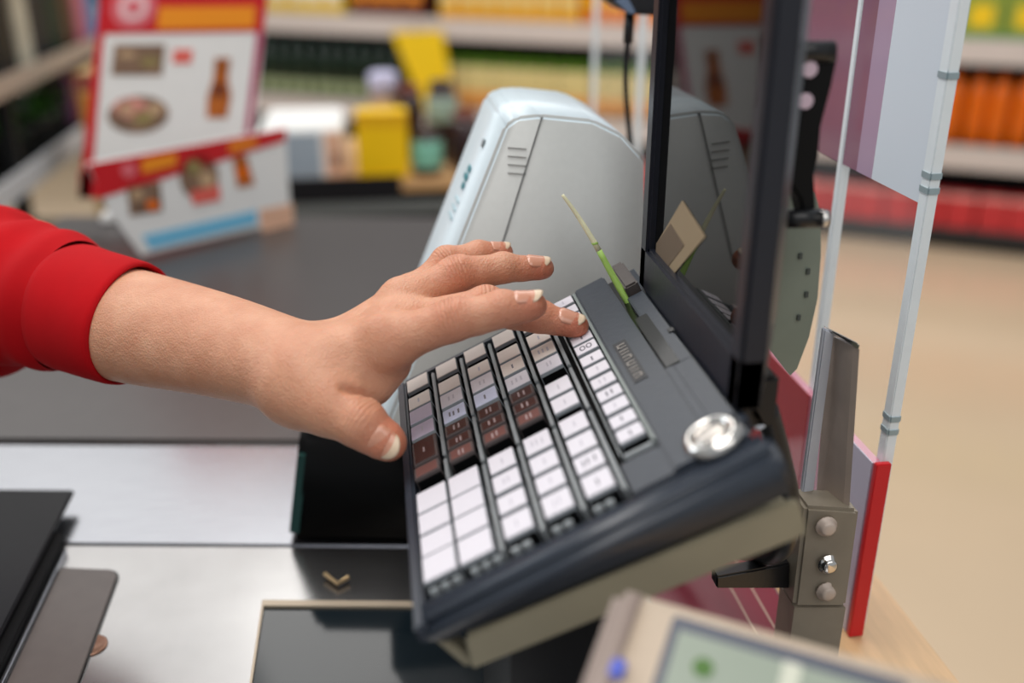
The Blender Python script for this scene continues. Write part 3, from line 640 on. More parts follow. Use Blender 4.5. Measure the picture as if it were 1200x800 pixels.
# surface nets
def surface(F):
    S_ = F < 0; nx, ny, nz = F.shape
    c = np.zeros((nx - 1, ny - 1, nz - 1), np.uint8)
    for i in (0, 1):
        for j in (0, 1):
            for k in (0, 1): c += S_[i:nx - 1 + i, j:ny - 1 + j, k:nz - 1 + k]
    act = (c > 0) & (c < 8); idx = np.argwhere(act); ids = np.full(act.shape, -1, np.int64); ids[act] = np.arange(len(idx))
    V = np.zeros((len(idx), 3)); W = np.zeros(len(idx)); cs = [(i, j, k) for i in (0, 1) for j in (0, 1) for k in (0, 1)]
    val = {o: F[idx[:, 0] + o[0], idx[:, 1] + o[1], idx[:, 2] + o[2]].astype(float) for o in cs}
    for o in cs:
        for ax in range(3):
            if o[ax] == 0:
                p = list(o); p[ax] = 1; p = tuple(p); a, b = val[o], val[p]; m = (a < 0) != (b < 0)
                t = np.where(m, a / np.where(m, a - b, 1), 0); pt = np.array(o, float)[None] + np.zeros((len(idx), 3)); pt[:, ax] += t
                V += pt * m[:, None]; W += m
    V = V / W[:, None] + idx
    quads = []
    for ax in range(3):
        a = np.take(S_, range(F.shape[ax] - 1), ax); b = np.take(S_, range(1, F.shape[ax]), ax); e = np.argwhere(a != b); inside = a[a != b]
        u, v = [(1, 2), (2, 0), (0, 1)][ax]
        ok = (e[:, u] > 0) & (e[:, v] > 0) & (e[:, u] < F.shape[u] - 1) & (e[:, v] < F.shape[v] - 1); e = e[ok]; inside = inside[ok]
        def cell(du, dv):
            q = e.copy(); q[:, u] -= du; q[:, v] -= dv; return ids[q[:, 0], q[:, 1], q[:, 2]]
        q = np.stack([cell(0, 0), cell(1, 0), cell(1, 1), cell(0, 1)], 1); q[~inside] = q[~inside][:, ::-1]; quads.append(q)
    return V * VX + lo, np.concatenate(quads)
V, Q = surface(F); del F
# light smoothing
E_ = np.concatenate([Q[:, [0, 1]], Q[:, [1, 2]], Q[:, [2, 3]], Q[:, [3, 0]]])
for it in range(4):
    acc = np.zeros_like(V); cnt = np.zeros(len(V)); np.add.at(acc, E_[:, 0], V[E_[:, 1]]); np.add.at(acc, E_[:, 1], V[E_[:, 0]]); np.add.at(cnt, E_[:, 0], 1); np.add.at(cnt, E_[:, 1], 1)
    V = V + (0.55 if it % 2 == 0 else -0.50) * (acc / cnt[:, None] - V)
me = bpy.data.meshes.new('forearm_and_hand'); me.vertices.add(len(V)); me.vertices.foreach_set('co', V.ravel().astype(np.float32))
me.loops.add(Q.size); me.loops.foreach_set('vertex_index', Q.ravel().astype(np.int32)); me.polygons.add(len(Q)); me.polygons.foreach_set('loop_start', np.arange(0, Q.size, 4, dtype=np.int32)); me.polygons.foreach_set('loop_total', np.full(len(Q), 4, np.int32))
me.update(); me.validate()
# skin tone: redder knuckles and finger ends; wrinkle zones over the joints
red = np.zeros(len(V)); wr = np.zeros(len(V)); al = np.zeros(len(V))
for n_, s, am in (('iP', .013, .6), ('mP', .012, .6), ('rP', .012, .7), ('pP', .010, .5), ('iT', .014, .85), ('mT', .016, 1.0), ('rT', .013, .9), ('pT', .012, .8), ('tT', .015, 1.0), ('tI', .012, .4), ('iM', .014, .3), ('mM', .012, .3), ('mD', .013, .8), ('iD', .012, .5)):
    d = np.linalg.norm(V - J[n_][0], axis=1); red = np.maximum(red, am * .9 * np.exp(-(d / s) ** 2))
for a, b, c, s in (('iM', 'iP', 'iD', .0125), ('mM', 'mP', 'mD', .012), ('rM', 'rP', 'rD', .0115), ('pM', 'pP', 'pD', .010), ('tM', 'tI', 'tT', .014), ('iP', 'iD', 'iT', .009), ('rP', 'rD', 'rT', .008)):
    ax = J[c][0] - J[a][0]; ax /= np.linalg.norm(ax); r = V - J[b][0]; d = np.linalg.norm(r, axis=1); m = np.exp(-(np.abs(r @ ax) / (s * .42)) ** 2) * np.exp(-(d / s) ** 4) * np.clip(.35 + r[:, 2] / (s * .8), 0, 1) * (1 if b[1] != 'D' else .5) * (.75 if b[0] == 't' else 1)
    u = m > wr; wr = np.maximum(wr, m); al = np.where(u, r @ ax, al)
for nm, arr in (('redness', red), ('wrinkle', wr), ('along', al * 1000)):
    at = me.attributes.new(nm, 'FLOAT', 'POINT'); at.data.foreach_set('value', arr.astype(np.float32))
def skin_mat():
    m = bpy.data.materials.new('skin'); m.use_nodes = True; nt = m.node_tree; b = nt.nodes['Principled BSDF']; N = nt.nodes.new; Lk = nt.links.new
    b.inputs['Roughness'].default_value = 0.46; b.inputs['Specular IOR Level'].default_value = 0.42
    b.inputs['Subsurface Weight'].default_value = 0.35; b.inputs['Subsurface Radius'].default_value = (1.0, 0.36, 0.2); b.inputs['Subsurface Scale'].default_value = 0.004
    def att(n):
        a = N('ShaderNodeAttribute'); a.attribute_name = n; return a.outputs['Fac']
    tc = N('ShaderNodeTexCoord'); n1 = N('ShaderNodeTexNoise'); n1.inputs['Scale'].default_value = 55; n1.inputs['Detail'].default_value = 5; Lk(tc.outputs['Object'], n1.inputs['Vector'])
    rp = N('ShaderNodeValToRGB'); rp.color_ramp.elements[0].position = .35; rp.color_ramp.elements[1].position = .68
    rp.color_ramp.elements[0].color = (*rgb(200, 142, 112), 1); rp.color_ramp.elements[1].color = (*rgb(212, 158, 128), 1); Lk(n1.outputs['Fac'], rp.inputs['Fac'])
    mx = N('ShaderNodeMix'); mx.data_type = 'RGBA'; Lk(att('redness'), mx.inputs[0]); Lk(rp.outputs['Color'], mx.inputs[6]); mx.inputs[7].default_value = (*rgb(192, 104, 78), 1)
    Lk(mx.outputs[2], b.inputs['Base Color'])
    # fine skin relief, long grain across the back, bands over the joints
    v = N('ShaderNodeTexVoronoi'); v.inputs['Scale'].default_value = 900; Lk(tc.outputs['Object'], v.inputs['Vector'])
    n2 = N('ShaderNodeTexNoise'); n2.inputs['Scale'].default_value = 260; n2.inputs['Detail'].default_value = 3; Lk(tc.outputs['Object'], n2.inputs['Vector'])
    n3 = N('ShaderNodeTexNoise'); n3.inputs['Scale'].default_value = 120; Lk(tc.outputs['Object'], n3.inputs['Vector'])
    s1 = N('ShaderNodeMath'); s1.operation = 'MULTIPLY_ADD'; Lk(n3.outputs['Fac'], s1.inputs[0]); s1.inputs[1].default_value = 4.5; 
    k = N('ShaderNodeMath'); k.operation = 'MULTIPLY'; Lk(att('along'), k.inputs[0]); k.inputs[1].default_value = 1.35; Lk(k.outputs[0], s1.inputs[2])
    sn = N('ShaderNodeMath'); sn.operation = 'SINE'; Lk(s1.outputs[0], sn.inputs[0]); pw = N('ShaderNodeMath'); pw.operation = 'ABSOLUTE'; Lk(sn.outputs[0], pw.inputs[0])
    w1 = N('ShaderNodeMath'); w1.operation = 'MULTIPLY'; Lk(pw.outputs[0], w1.inputs[0]); Lk(att('wrinkle'), w1.inputs[1])
    w2 = N('ShaderNodeMath'); w2.operation = 'MULTIPLY_ADD'; Lk(w1.outputs[0], w2.inputs[0]); w2.inputs[1].default_value = 2.1; Lk(n2.outputs['Fac'], w2.inputs[2])
    w3 = N('ShaderNodeMath'); w3.operation = 'MULTIPLY_ADD'; Lk(v.outputs['Distance'], w3.inputs[0]); w3.inputs[1].default_value = .5; Lk(w2.outputs[0], w3.inputs[2])
    bp = N('ShaderNodeBump'); bp.inputs['Strength'].default_value = .6; bp.inputs['Distance'].default_value = .0009; Lk(w3.outputs[0], bp.inputs['Height']); Lk(bp.outputs['Normal'], b.inputs['Normal'])
    return m
M_skin = skin_mat()
pe = thing('person', 'cashier arm in a red sleeve, left hand pressing keys on the till keyboard', 'person', tuple(J['w1'][0]))
PL = Vector(J['w1'][0])
ao = obj('forearm_and_hand', me, M_skin, None, True); ao.parent = pe; ao.matrix_parent_inverse = Matrix.Translation(-PL)
M_nail = mat('nail_plate', rgb(206, 146, 120), 0.25, 0, .03, 200, coat=.5); M_tip = mat('nail_free_edge', rgb(220, 196, 168), 0.35, 0, .02, 200, coat=.3)
def nail(a, b, up, L0, wd, back, lift=1.0, curve=1.0):
    """curved nail over the end of the bone a-b; up = the way the nail faces"""
    A = Vector(J[a][0]); B = Vector(J[b][0]); r = J[b][1]; ra_ = J[a][1]; LL = (Vector(J[b][0]) - Vector(J[a][0])).length; ax = (B - A).normalized(); u = Vector(up); u = (u - ax * u.dot(ax)).normalized(); sd = ax.cross(u)
    c0 = B - ax * back; bm = NB(); rows = []; nu, nv = 10, 12
    for i in range(nv + 1):
        v = i / nv; s = L0 * v; row = []
        for j in range(nu + 1):
            t = j / nu * 2 - 1; half = wd / 2 * (1 - .10 * v) * max(.35, (1 - (1 - min(1, v / .24)) ** 2) ** .5); rq = r + (ra_ - r) * max(0, min(1, (back - s) / LL)); rr = rq
            ang = t * half / rr * curve; out = rr * lift + (0.0007 if v > .15 else -.0003 + .0067 * v) - .0006 * v * v
            q = c0 + ax * (s - (t * t) * L0 * .24 * (max(0, v - .55) / .45)) + sd * (math.sin(ang) * out) + u * (math.cos(ang) * out)
            row.append(bm.verts.new(q - PL))
        rows.append(row)
    for i in range(nv):
        for j in range(nu):
            f = bm.faces.new((rows[i][j], rows[i][j + 1], rows[i + 1][j + 1], rows[i + 1][j])); f.material_index = 1 if (i + .5) / nv > .76 - .0 * i else 0
    o = obj('fingernail', bm, [M_nail, M_tip], pe, True)
    so = o.modifiers.new('thickness', 'SOLIDIFY'); so.thickness = .0006; so.offset = -1
    return o
nail('iD', 'iT', (0.05, -.22, 1), .0165, .0125, .0095, 1.02)
nail('mD', 'mT', (0.05, -.50, 1), .0155, .0115, .0105, 1.03)
nail('rD', 'rT', (0.05, -.42, 1), .0145, .0110, .0095, 1.03)
nail('pD', 'pT', (0.05, -.34, 1), .0130, .0092, .0080, 1.02)
nail('tI', 'tT', (-.10, -.90, .22), .0175, .0165, .0090, 1.02)
# sleeve: rolled red cloth with folds and a stitched cuff
M_cloth = mat('red_cloth', rgb(176, 8, 18), 0.85, 0, .08, 30, .12, spec=.15)
def sleeve_bm(stations, seg=72, seed=3, amp=1.0):
    rnd = random.Random(seed); ph = [rnd.uniform(0, 6.28) for _ in range(8)]; rows = []; bm = NB()
    for (c, ax, ru, rv, fold) in stations:
        c = Vector(c); ax = Vector(ax).normalized(); a = ax.cross(Vector((0, 0, 1))).normalized(); b = a.cross(ax)
        row = []
        for i in range(seg):
            t = 2 * math.pi * i / seg; wv = fold * amp * (.5 * math.sin(2 * t + ph[0] + c.x * 40) + .35 * math.sin(3 * t + ph[1] - c.x * 75) + .25 * math.sin(5 * t + ph[2] + c.x * 60))
            row.append(bm.verts.new(c + a * (math.cos(t) * (ru + wv)) + b * (math.sin(t) * (rv + wv)) - PL))
        rows.append(row)
    for k in range(len(rows) - 1):
        for i in range(seg): bm.faces.new((rows[k][i], rows[k][(i + 1) % seg], rows[k + 1][(i + 1) % seg], rows[k + 1][i]))
    return bm
c0 = (np.array(P(146, 380, .580))) + np.array([.004, 0, 0]); c1 = np.array(P(66, 353, .622)); c2 = np.array(P(-20, 336, .668)); c3 = np.array(P(-130, 318, .730)); c4 = c3 + np.array([-.06, .03, .05]); 
def st_(t):
    pts = [c0, c1, c2, c3, c4]; k = min(int(t), 3); u = t - k; return pts[k] * (1 - u) + pts[k + 1] * u
axc = Vector((.878, -.467, -.105)); sts = []
axs = Vector(c0 - c2)
K_ = 1.0
def ring(t, r, f): return (st_(t) if t >= 0 else c0 + np.array(axc) * (-t) * .06, axc, r * K_ * 1.06, r * K_ * 1.03, f)
obj('cuff', sleeve_bm([ring(.12, .0335, .0004), ring(.0, .0338, .0005), ring(-.03, .0348, .0006), ring(-.03, .0362, .0007), ring(.04, .0371, .0009), ring(.25, .0378, .0012), ring(.50, .0386, .0014), ring(.70, .0395, .0015), ring(.78, .0390, .0013), ring(.80, .0378, .0012)]), M_cloth, pe, True)
rows = []
for i in range(64):
    t = .785 + i * .048; g = min(1, i / 10); base = .0394 + .0130 * min(1, i / 20)
    roll = .0032 * math.sin(i * .62 + .4) * g * math.exp(-(i / 26) ** 2) + .0030 * math.sin(i * .27 + 1) * g
    rows.append((st_(min(t, 3.95)), axc.lerp(Vector(c1 - c3).normalized(), min(1, i / 20)), (base + roll) * K_, (base + roll) * K_ * 1.06, .0014 + .0026 * g))
obj('sleeve', sleeve_bm(rows, 72, 5), M_cloth, pe, True)

# ================================================================= store shelf along the back
SH = Vector((2.613, 3.887, 0)); SA = math.radians(-30.536)
sh = thing('store_shelf', 'long supermarket shelf with pale price rails running across the whole background', 'shelf', SH, (0, 0, SA))
T0, T1 = -6.3, 1.9
M_shelf = mat('shelf_metal', rgb(62, 62, 64), 0.5, 0.1); M_rail = mat('price_rail', rgb(214, 202, 196), 0.4, 0, .04, 12, stretch=(6, 1, 1))
obj('back_panel', bx(T0, T1, 0.42, 0.44, 0.02, 1.75), mat('shelf_back', rgb(30, 31, 34), 0.6), sh)
obj('kick_plate', bx(T0, T1, 0.03, 0.05, 0.001, 0.09), mat('kick_black', rgb(12, 12, 13), 0.45), sh)
DECKS = (0.096, 0.462, 0.902, 1.32)
for i, z in enumerate(DECKS):
    obj('shelf_board', bx(T0, T1, 0.0, 0.42, z - 0.025, z), M_shelf, sh)
    if i: obj('price_rail', bx(T0, T1, -0.012, -0.001, z - 0.098, z + 0.004, 0.002), M_rail, sh)
for k in range(9):
    obj('upright', bx(T0 + k * 1.025 - .02, T0 + k * 1.025 + .02, 0.40, 0.42, 0.0, 1.75), M_shelf, sh)
def on_shelf(t, z, d=0.09): return SH + Matrix.Rotation(SA, 3, 'Z') @ Vector((t, d, z + 0.0004))
M_g1 = mat('bottle_green', rgb(6, 34, 14), 0.2, coat=.4); M_g2 = mat('pale_green_label', rgb(158, 168, 126), .5); M_cap0 = mat('cap_teal', rgb(16, 74, 66), .35)
M_lid = mat('lid_green', rgb(92, 140, 24), .35); M_crm = mat('jar_cream', rgb(232, 214, 150), .3); M_jor = mat('jar_orange', rgb(238, 166, 84), .3)
M_or = mat('juice_orange', rgb(238, 112, 8), .25, 0, .08, 8); M_ocap = mat('cap_dark_orange', rgb(140, 52, 10), .35)
M_rp = mat('pack_red', rgb(206, 52, 56), .4, 0, .08, 14); M_rp2 = mat('pack_highlight', rgb(236, 170, 164), .4)
M_yp = mat('pack_yellow', rgb(238, 196, 40), .4, 0, .10, 16); M_gp = mat('pack_green', rgb(140, 158, 60), .4, 0, .08, 14); M_gb = mat('pack_green_base', rgb(104, 156, 88), .4)
M_op = mat('pack_orange', rgb(236, 132, 36), .4, 0, .10, 14); M_bp = mat('pack_brown', rgb(108, 44, 30), .4, 0, .15, 14)
def bottle_proto(name, label, cat, group, loc, prof, cut, m_body, m_label, m_cap, lab):
    t = thing(name, label, cat, loc, (0, 0, SA), group)
    obj('body', lathe(prof, 14), m_body, t, True)
    if lab: obj('label', lathe([(lab[0], lab[1]), (lab[0] + .0006, lab[1] + .001), (lab[0] + .0006, lab[2] - .001), (lab[0], lab[2])], 14), m_label, t, True)
    r, z0, z1 = cut; obj('cap', lathe([(r, z0), (r, z1 - .003), (r * .9, z1)], 12), m_cap, t, True)
    return t
def row(proto, spots, jit=.003):
    for i, (t, z, d) in enumerate(spots):
        loc = on_shelf(t + random.uniform(-jit, jit), z, d + random.uniform(-.006, .006)); rz = SA + random.uniform(-.05, .05)
        if i == 0: proto.location = loc; proto.rotation_euler = (0, 0, rz)
        else: dup(proto, loc, (0, 0, rz))
b = bottle_proto('green_bottle', 'dark green bottle with pale label, in the middle shelf row left of the yellow tag', 'bottle', 'dark green bottles on the middle shelf', (0, 0, 0), [(.034, 0), (.038, .006), (.038, .20), (.034, .235), (.020, .265), (.016, .285)], (.0165, .283, .305), M_g1, M_g2, M_cap0, (.0386, .010, .085))
row(b, [(-4.1 + .085 * i, .462, .075) for i in range(17)])
b = bottle_proto('food_jar', 'cream and orange glass jar with green lid, in the middle shelf row behind the printer', 'jar', 'green lidded jars on the middle shelf', (0, 0, 0), [(.036, 0), (.040, .006), (.040, .19), (.033, .215)], (.036, .214, .256), M_crm, M_jor, M_lid, (.0406, .004, .085))
row(b, [(-2.6 + .0875 * i, .462, .075) for i in range(18)])
b = bottle_proto('juice_bottle', 'orange juice bottle in the middle shelf row right of the acrylic guard', 'bottle', 'orange juice bottles on the middle shelf', (0, 0, 0), [(.036, 0), (.042, .008), (.043, .20), (.036, .25), (.020, .282)], (.021, .281, .312), M_or, M_or, M_ocap, None)
row(b, [(-.95 + .092 * i, .462, .08) for i in range(15)])
def pack_proto(name, label, cat, group, wd, dp, h, m, band):
    t = thing(name, label, cat, (0, 0, 0), (0, 0, SA), group)
    obj('carton', bx(-wd / 2, wd / 2, -dp / 2, dp / 2, 0, h, .003), m, t)
    for (a, b_, x0, x1, mm, nm) in band: obj(nm, bx(x0 * wd, x1 * wd, -dp / 2 - .0008, -dp / 2 + .001, a * h, b_ * h), mm, t)
    return t
p = pack_proto('red_pack', 'red pack with a painted top highlight in the lowest row of the long shelf', 'pack', 'red packs on the lowest shelf',   .118, .10, .155, M_rp, [(.86, .98, -.49, .49, M_rp2, 'top_highlight')])  # pinkish highlight along the top painted as a pale band
row(p, [(-2.4 + .127 * i, .096, .07) for i in range(23)])
p = pack_proto('yellow_pack', 'yellow pack in the upper shelf row, left of the brown packs', 'pack', 'yellow packs on the upper shelf, left run', .11, .09, .21, M_yp, [(.3, .6, -.4, .4, M_white, 'label')])
row(p, [(-4.2 + .116 * i, .902, .07) for i in range(9)])
p = pack_proto('brown_pack', 'brown pack in the upper shelf row, above the yellow tag', 'pack', 'brown packs on the upper shelf', .10, .09, .19, M_bp, [(.35, .6, -.4, .4, M_orange, 'label')])
row(p, [(-3.12 + .106 * i, .902, .07) for i in range(4)])
p = pack_proto('amber_pack', 'yellow orange pack in the upper shelf row above the green lidded jars', 'pack', 'yellow orange packs on the upper shelf', .10, .09, .20, mat('pack_amber', rgb(244, 176, 40), .4, 0, .12, 14), [(.35, .6, -.4, .4, M_crm, 'label')])
row(p, [(-2.6 + .106 * i, .902, .07) for i in range(7)])
p = pack_proto('orange_pack', 'orange pack in the upper shelf row beside the customer display', 'pack', 'orange packs on the upper shelf', .10, .09, .20, M_op, [(.4, .6, -.4, .4, M_yellow, 'label')])
row(p, [(-1.84 + .106 * i, .902, .07) for i in range(12)])
p = pack_proto('green_pack', 'green pack with a yellow round print, upper shelf row right of the acrylic guard', 'pack', 'green packs on the upper shelf', .17, .09, .22, M_gp, [(.0, .12, -.49, .49, M_gb, 'base_band')])
obj('round_print', bx(-.045, .045, -.0465, -.045, .045, .135, .02), M_yellow, p)
row(p, [(-.52 + .178 * i, .902, .07) for i in range(6)])
# yellow shelf tag
tg = thing('shelf_tag', 'slanted yellow price tag hanging from the upper price rail', 'tag', on_shelf(-2.74, .80, -.04), (0, 0, SA))
obj('tag_card', bevel_all(prism([(-.16, 0, .03), (.13, 0, .05), (.20, 0, -.35), (.01, 0, -.35)], (0, .004, 0)), .001, 1), M_yellow, tg)
obj('tag_hook', tube([(-.02, .002, .03), (-.02, .004, .075), (-.02, .024, .078)], .004, 8), M_chrome, tg)
# ================================================================= low display stand of the next checkout
ds = thing('display_stand', 'low black display stand with a tan top and grey band, past the belt', 'stand', (0, 2.4, 0))
ZD = .771
obj('stand_body', bx(-.62, .50, .02, .52, .0005, ZD - .03), M_gloss, ds)
obj('stand_top', bx(-.64, .52, 0, .54, ZD - .028, ZD, .003), mat('tan_board', rgb(206, 164, 116), .45, 0, .06, 10), ds)
obj('grey_band', bx(-.64, .52, -.004, .0, ZD - .085, ZD - .05), mat('grey_band', rgb(104, 108, 108), .4), ds)
obj('dark_lip', bx(-.64, .05, -.006, .0, ZD - .045, ZD + .012), M_dark, ds)
cb = thing('white_carton', 'white carton with a grey front panel beside the promotion board', 'carton', (-.183, 2.58, ZD + .0005))
obj('carton_body', bx(-.10, .098, -.15, .16, 0, .122, .006), M_white, cb)
obj('front_panel', bx(-.045, .045, -.1515, -.149, .004, .112, .001), mat('blue_grey_print', rgb(158, 172, 186), .4), cb)
obj('picture', bx(.055, .097, -.1515, -.149, .006, .115, .001), mat('peach_print', rgb(238, 190, 160), .45, 0, .15, 20), cb)
obj('picture_spot', bx(.072, .088, -.1525, -.151, .03, .06, .004), M_bp, cb)
yp = thing('yellow_box', 'plain yellow box between the white carton and the dark jars', 'box', (.010, 2.46, ZD + .0005))
obj('box_body', bx(-.062, .062, -.04, .05, 0, .157, .003), mat('box_yellow', rgb(246, 200, 8), .4, 0, .04, 14), yp)
obj('box_flap', bx(-.062, .062, -.0415, -.0395, .125, .157, .0008), mat('box_gold', rgb(226, 172, 10), .4), yp)
M_dj = mat('dark_jar', rgb(44, 20, 22), .15, coat=.5); M_mint = mat('mint_label', rgb(128, 194, 172), .4)
def jar(x, y, h, r, lab, label):
    t = thing('coffee_jar', label, 'jar', (x, y, ZD + .0005))
    obj('jar_body', lathe([(r * .9, 0), (r, .006), (r, h * .8), (r * .75, h * .88)], 16), M_dj, t, True)
    obj('jar_lid', lathe([(r * .78, h * .87), (r * .8, h * .98), (r * .7, h)], 16), M_dj if lab else M_bp, t, True)
    if lab: obj('jar_label', lathe([(r, lab[0]), (r + .001, lab[0] + .002), (r + .001, lab[1] - .002), (r, lab[1])], 16), M_mint if lab[2] else mat('pale_mint', rgb(160, 182, 166), .4), t, True)
jar(.118, 2.455, .110, .038, (.02, .085, 1), 'short dark jar with a mint green label in front of the taller jars')
jar(.168, 2.60, .205, .040, (.105, .165, 0), 'tall dark jar with a pale grey green label behind the mint labelled jar')
jar(.215, 2.47, .150, .038, None, 'plain dark jar partly hidden by the printer front')
jar(.085, 2.64, .190, .036, None, 'dark jar with a brown lid behind the yellow box')
vb = thing('lilac_tin', 'small tin with a lilac white lid showing above the yellow box', 'tin', (.020, 2.66, ZD + .0005))
obj('tin_body', lathe([(.034, 0), (.035, .004), (.035, .165)], 16), mat('tin_tan', rgb(176, 140, 100), .4), vb, True)
obj('tin_lid', lathe([(.037, .165), (.038, .215), (.030, .222)], 16), mat('lilac_lid', rgb(198, 196, 226), .35), vb, True)
# ================================================================= promotion board and offer panel behind the belt
PBY = 1.52
pbd = thing('promotion_board', 'tall red framed offer board with food pictures at the end of the belt', 'board', P(190, 200, PBY + .004))
l0 = pbd.location
def poly(name, pts, dy, m, parent, th=.0008, y=PBY):
    return obj(name, prism([P(a, b_, y) - parent.location + Vector((0, -dy, 0)) for a, b_ in pts], (0, th, 0)), m, parent)
M_tanp = mat('tan_food', rgb(196, 164, 128), .5, 0, .2, 60); M_khp = mat('olive_food', rgb(150, 134, 84), .5, 0, .2, 60)
def quad(px, py, w_, h_, sk=-.11): # picture region skewed with the board
    return [(px + sk * (-h_ / 2) - w_ / 2 + 0, py - h_ / 2), (px + sk * (-h_ / 2) + w_ / 2, py - h_ / 2), (px + sk * (h_ / 2) + w_ / 2, py + h_ / 2), (px + sk * (h_ / 2) - w_ / 2, py + h_ / 2)]
def oval(px, py, rx, ry, n=18, sk=-.11):
    return [(px + rx * math.cos(2 * math.pi * k / n) - sk * ry * math.sin(2 * math.pi * k / n) * -1, py + ry * math.sin(2 * math.pi * k / n)) for k in range(n)]
poly('board_panel', [(127, -95), (322, -95), (291, 232), (92, 232)], 0, M_white, pbd, .006)
poly('red_header', [(127, -95), (322, -95), (309, 37), (113, 40)], .0012, M_red, pbd)
poly('red_side', [(113, 40), (122, 40), (106, 232), (92, 232)], .0012, M_red, pbd)
poly('red_side', [(301, 37), (309, 37), (292, 170), (285, 170)], .0012, mat('magenta_print', rgb(178, 44, 96), .4), pbd)
poly('red_base', [(93, 200), (292, 168), (291, 232), (92, 232)], .0012, M_red, pbd)
poly('header_bar', [(187, 8), (300, 7), (298, 32), (184, 34)], .0022, M_orange, pbd)
poly('header_bar', [(200, -40), (304, -40), (302, -12), (197, -12)], .0022, M_orange, pbd)
poly('round_badge', oval(157, 8, 27, 26), .0022, mat('rose_print', rgb(226, 110, 120), .4), pbd)
poly('badge_ring', oval(157, 8, 17, 16), .0030, mat('pale_rose_print', rgb(240, 200, 204), .4), pbd)
poly('badge_core', oval(157, 8, 9, 8), .0038, mat('rose_print', (0, 0, 0)), pbd)
poly('food_picture', quad(162, 70, 60, 36), .0012, M_food, pbd)
poly('food_picture', oval(162, 134, 36, 22), .0012, M_food, pbd)
poly('food_picture', oval(152, 126, 20, 12), .0018, M_food2, pbd)
for k, (a, b_, rx, ry) in enumerate(((148, 128, 9, 6), (168, 138, 12, 8), (182, 128, 8, 7), (150, 64, 10, 5), (176, 72, 12, 6))):
    poly('food_spot', oval(a, b_, rx, ry, 12), .0024, (M_tanp, M_khp, M_tanp, M_tanp, M_khp)[k], pbd)
poly('price_patch', quad(214, 66, 22, 16), .0012, mat('coral_print', rgb(232, 104, 92), .4), pbd)
poly('bottle_picture', [(252, 68), (270, 68), (267, 92), (271, 112), (266, 138), (242, 138), (243, 114), (250, 92)], .0012, M_amber, pbd)
poly('bottle_picture', quad(257, 105, 12, 14), .0018, M_bp, pbd)
# board foot
obj('board_foot', bx(-.10, .04, -.0005, .05, ZC - l0.z + .0005, ZC - l0.z + .012, .002), M_white, pbd)
A0 = Vector((-.325, 1.332, ZC)); B0 = Vector((-.138, 1.485, ZC)); NV = Vector((-(B0 - A0).y, (B0 - A0).x, 0)).normalized()
def PV(px, py):
    d = P(px, py, 1.0) - Vector((0, 0, CH)); c = Vector((0, 0, CH)); return c + d * (((A0 - c).dot(NV)) / d.dot(NV))
op = thing('offer_panel', 'white offer panel with red heading and sky blue stripe before the board', 'panel', A0)
def vq(name, pts, out, m, th=.0006): obj(name, prism([PV(a, b_) - A0 - NV * out for a, b_ in pts], NV * th), m, op)
vq('panel_board', [(103, 192), (335, 150), (338, 210), (342, 258), (166, 299), (130, 250)], 0, M_white, .006)
vq('red_heading', [(103, 192), (335, 150), (334, 165), (118, 232)], .0012, M_red)
vq('heading_bar', [(165, 187), (206, 179), (206, 193), (166, 203)], .002, M_orange)
vq('heading_bar', [(268, 168), (300, 162), (300, 170), (268, 178)], .002, M_orange)
vq('heading_badge', oval(150, 199, 9, 9, 14, 0), .002, mat('rose_print', (0, 0, 0)))
vq('food_picture', [(148, 219), (187, 212), (190, 247), (152, 253)], .0012, M_food)
vq('food_picture', oval(233, 207, 23, 27, 16, 0), .0012, M_food)
vq('food_picture', [(222, 224), (256, 216), (258, 234), (226, 240)], .0018, mat('coral_print', (0, 0, 0)))
vq('food_picture', [(272, 184), (288, 181), (298, 216), (278, 220)], .0012, M_amber)
for k, (a, b_, rx, ry) in enumerate(((160, 228, 7, 7), (178, 240, 8, 6), (226, 196, 9, 9), (241, 210, 9, 10), (284, 202, 6, 9))):
    vq('food_spot', oval(a, b_, rx, ry, 12, 0), .0024, (M_tanp, M_or, M_khp, M_tanp, M_or)[k])
vq('blue_stripe', [(166, 276), (300, 246), (301, 262), (176, 292)], .0012, M_skyblue)
vq('picture_corner', [(303, 246), (343, 238), (344, 263), (306, 272)], .0012, mat('peach_print', (0, 0, 0)))
# ================================================================= produce rack on the far left
rk = thing('produce_rack', 'black rack with pale shelf rails at the far left, receding along the aisle', 'rack', (-.9, 2.0, 0))
M_rk = mat('rack_black', rgb(26, 27, 28), .5)
for zz in (.745, .975, 1.28): obj('rack_shelf', bx(-.52, 0, -.6, 1.9, zz - .02, zz), M_rk, rk)
obj('rack_rail', bx(0.0, .012, -.6, 1.9, .955, 1.005, .002), mat('rail_beige', rgb(176, 160, 146), .4), rk)
obj('rack_rail', bx(0.0, .012, -.6, 1.9, .715, .775, .002), mat('rail_white', rgb(206, 208, 212), .35), rk)
obj('rack_back', bx(-.54, -.52, -.6, 1.9, .001, 1.7), M_rk, rk)
obj('rack_base', bx(-.52, -.02, -.6, 1.9, .001, .30), mat('rack_base', rgb(40, 46, 42), .5), rk)
for yy in (-.6, .65, 1.88): obj('rack_post', bx(-.04, -.005, yy, yy + .03, .001, 1.7), M_rk, rk)
M_leaf = mat('herb_leaf', rgb(70, 128, 44), .5, 0, .3, 40); M_pot = mat('pot_dark', rgb(60, 62, 60), .5)
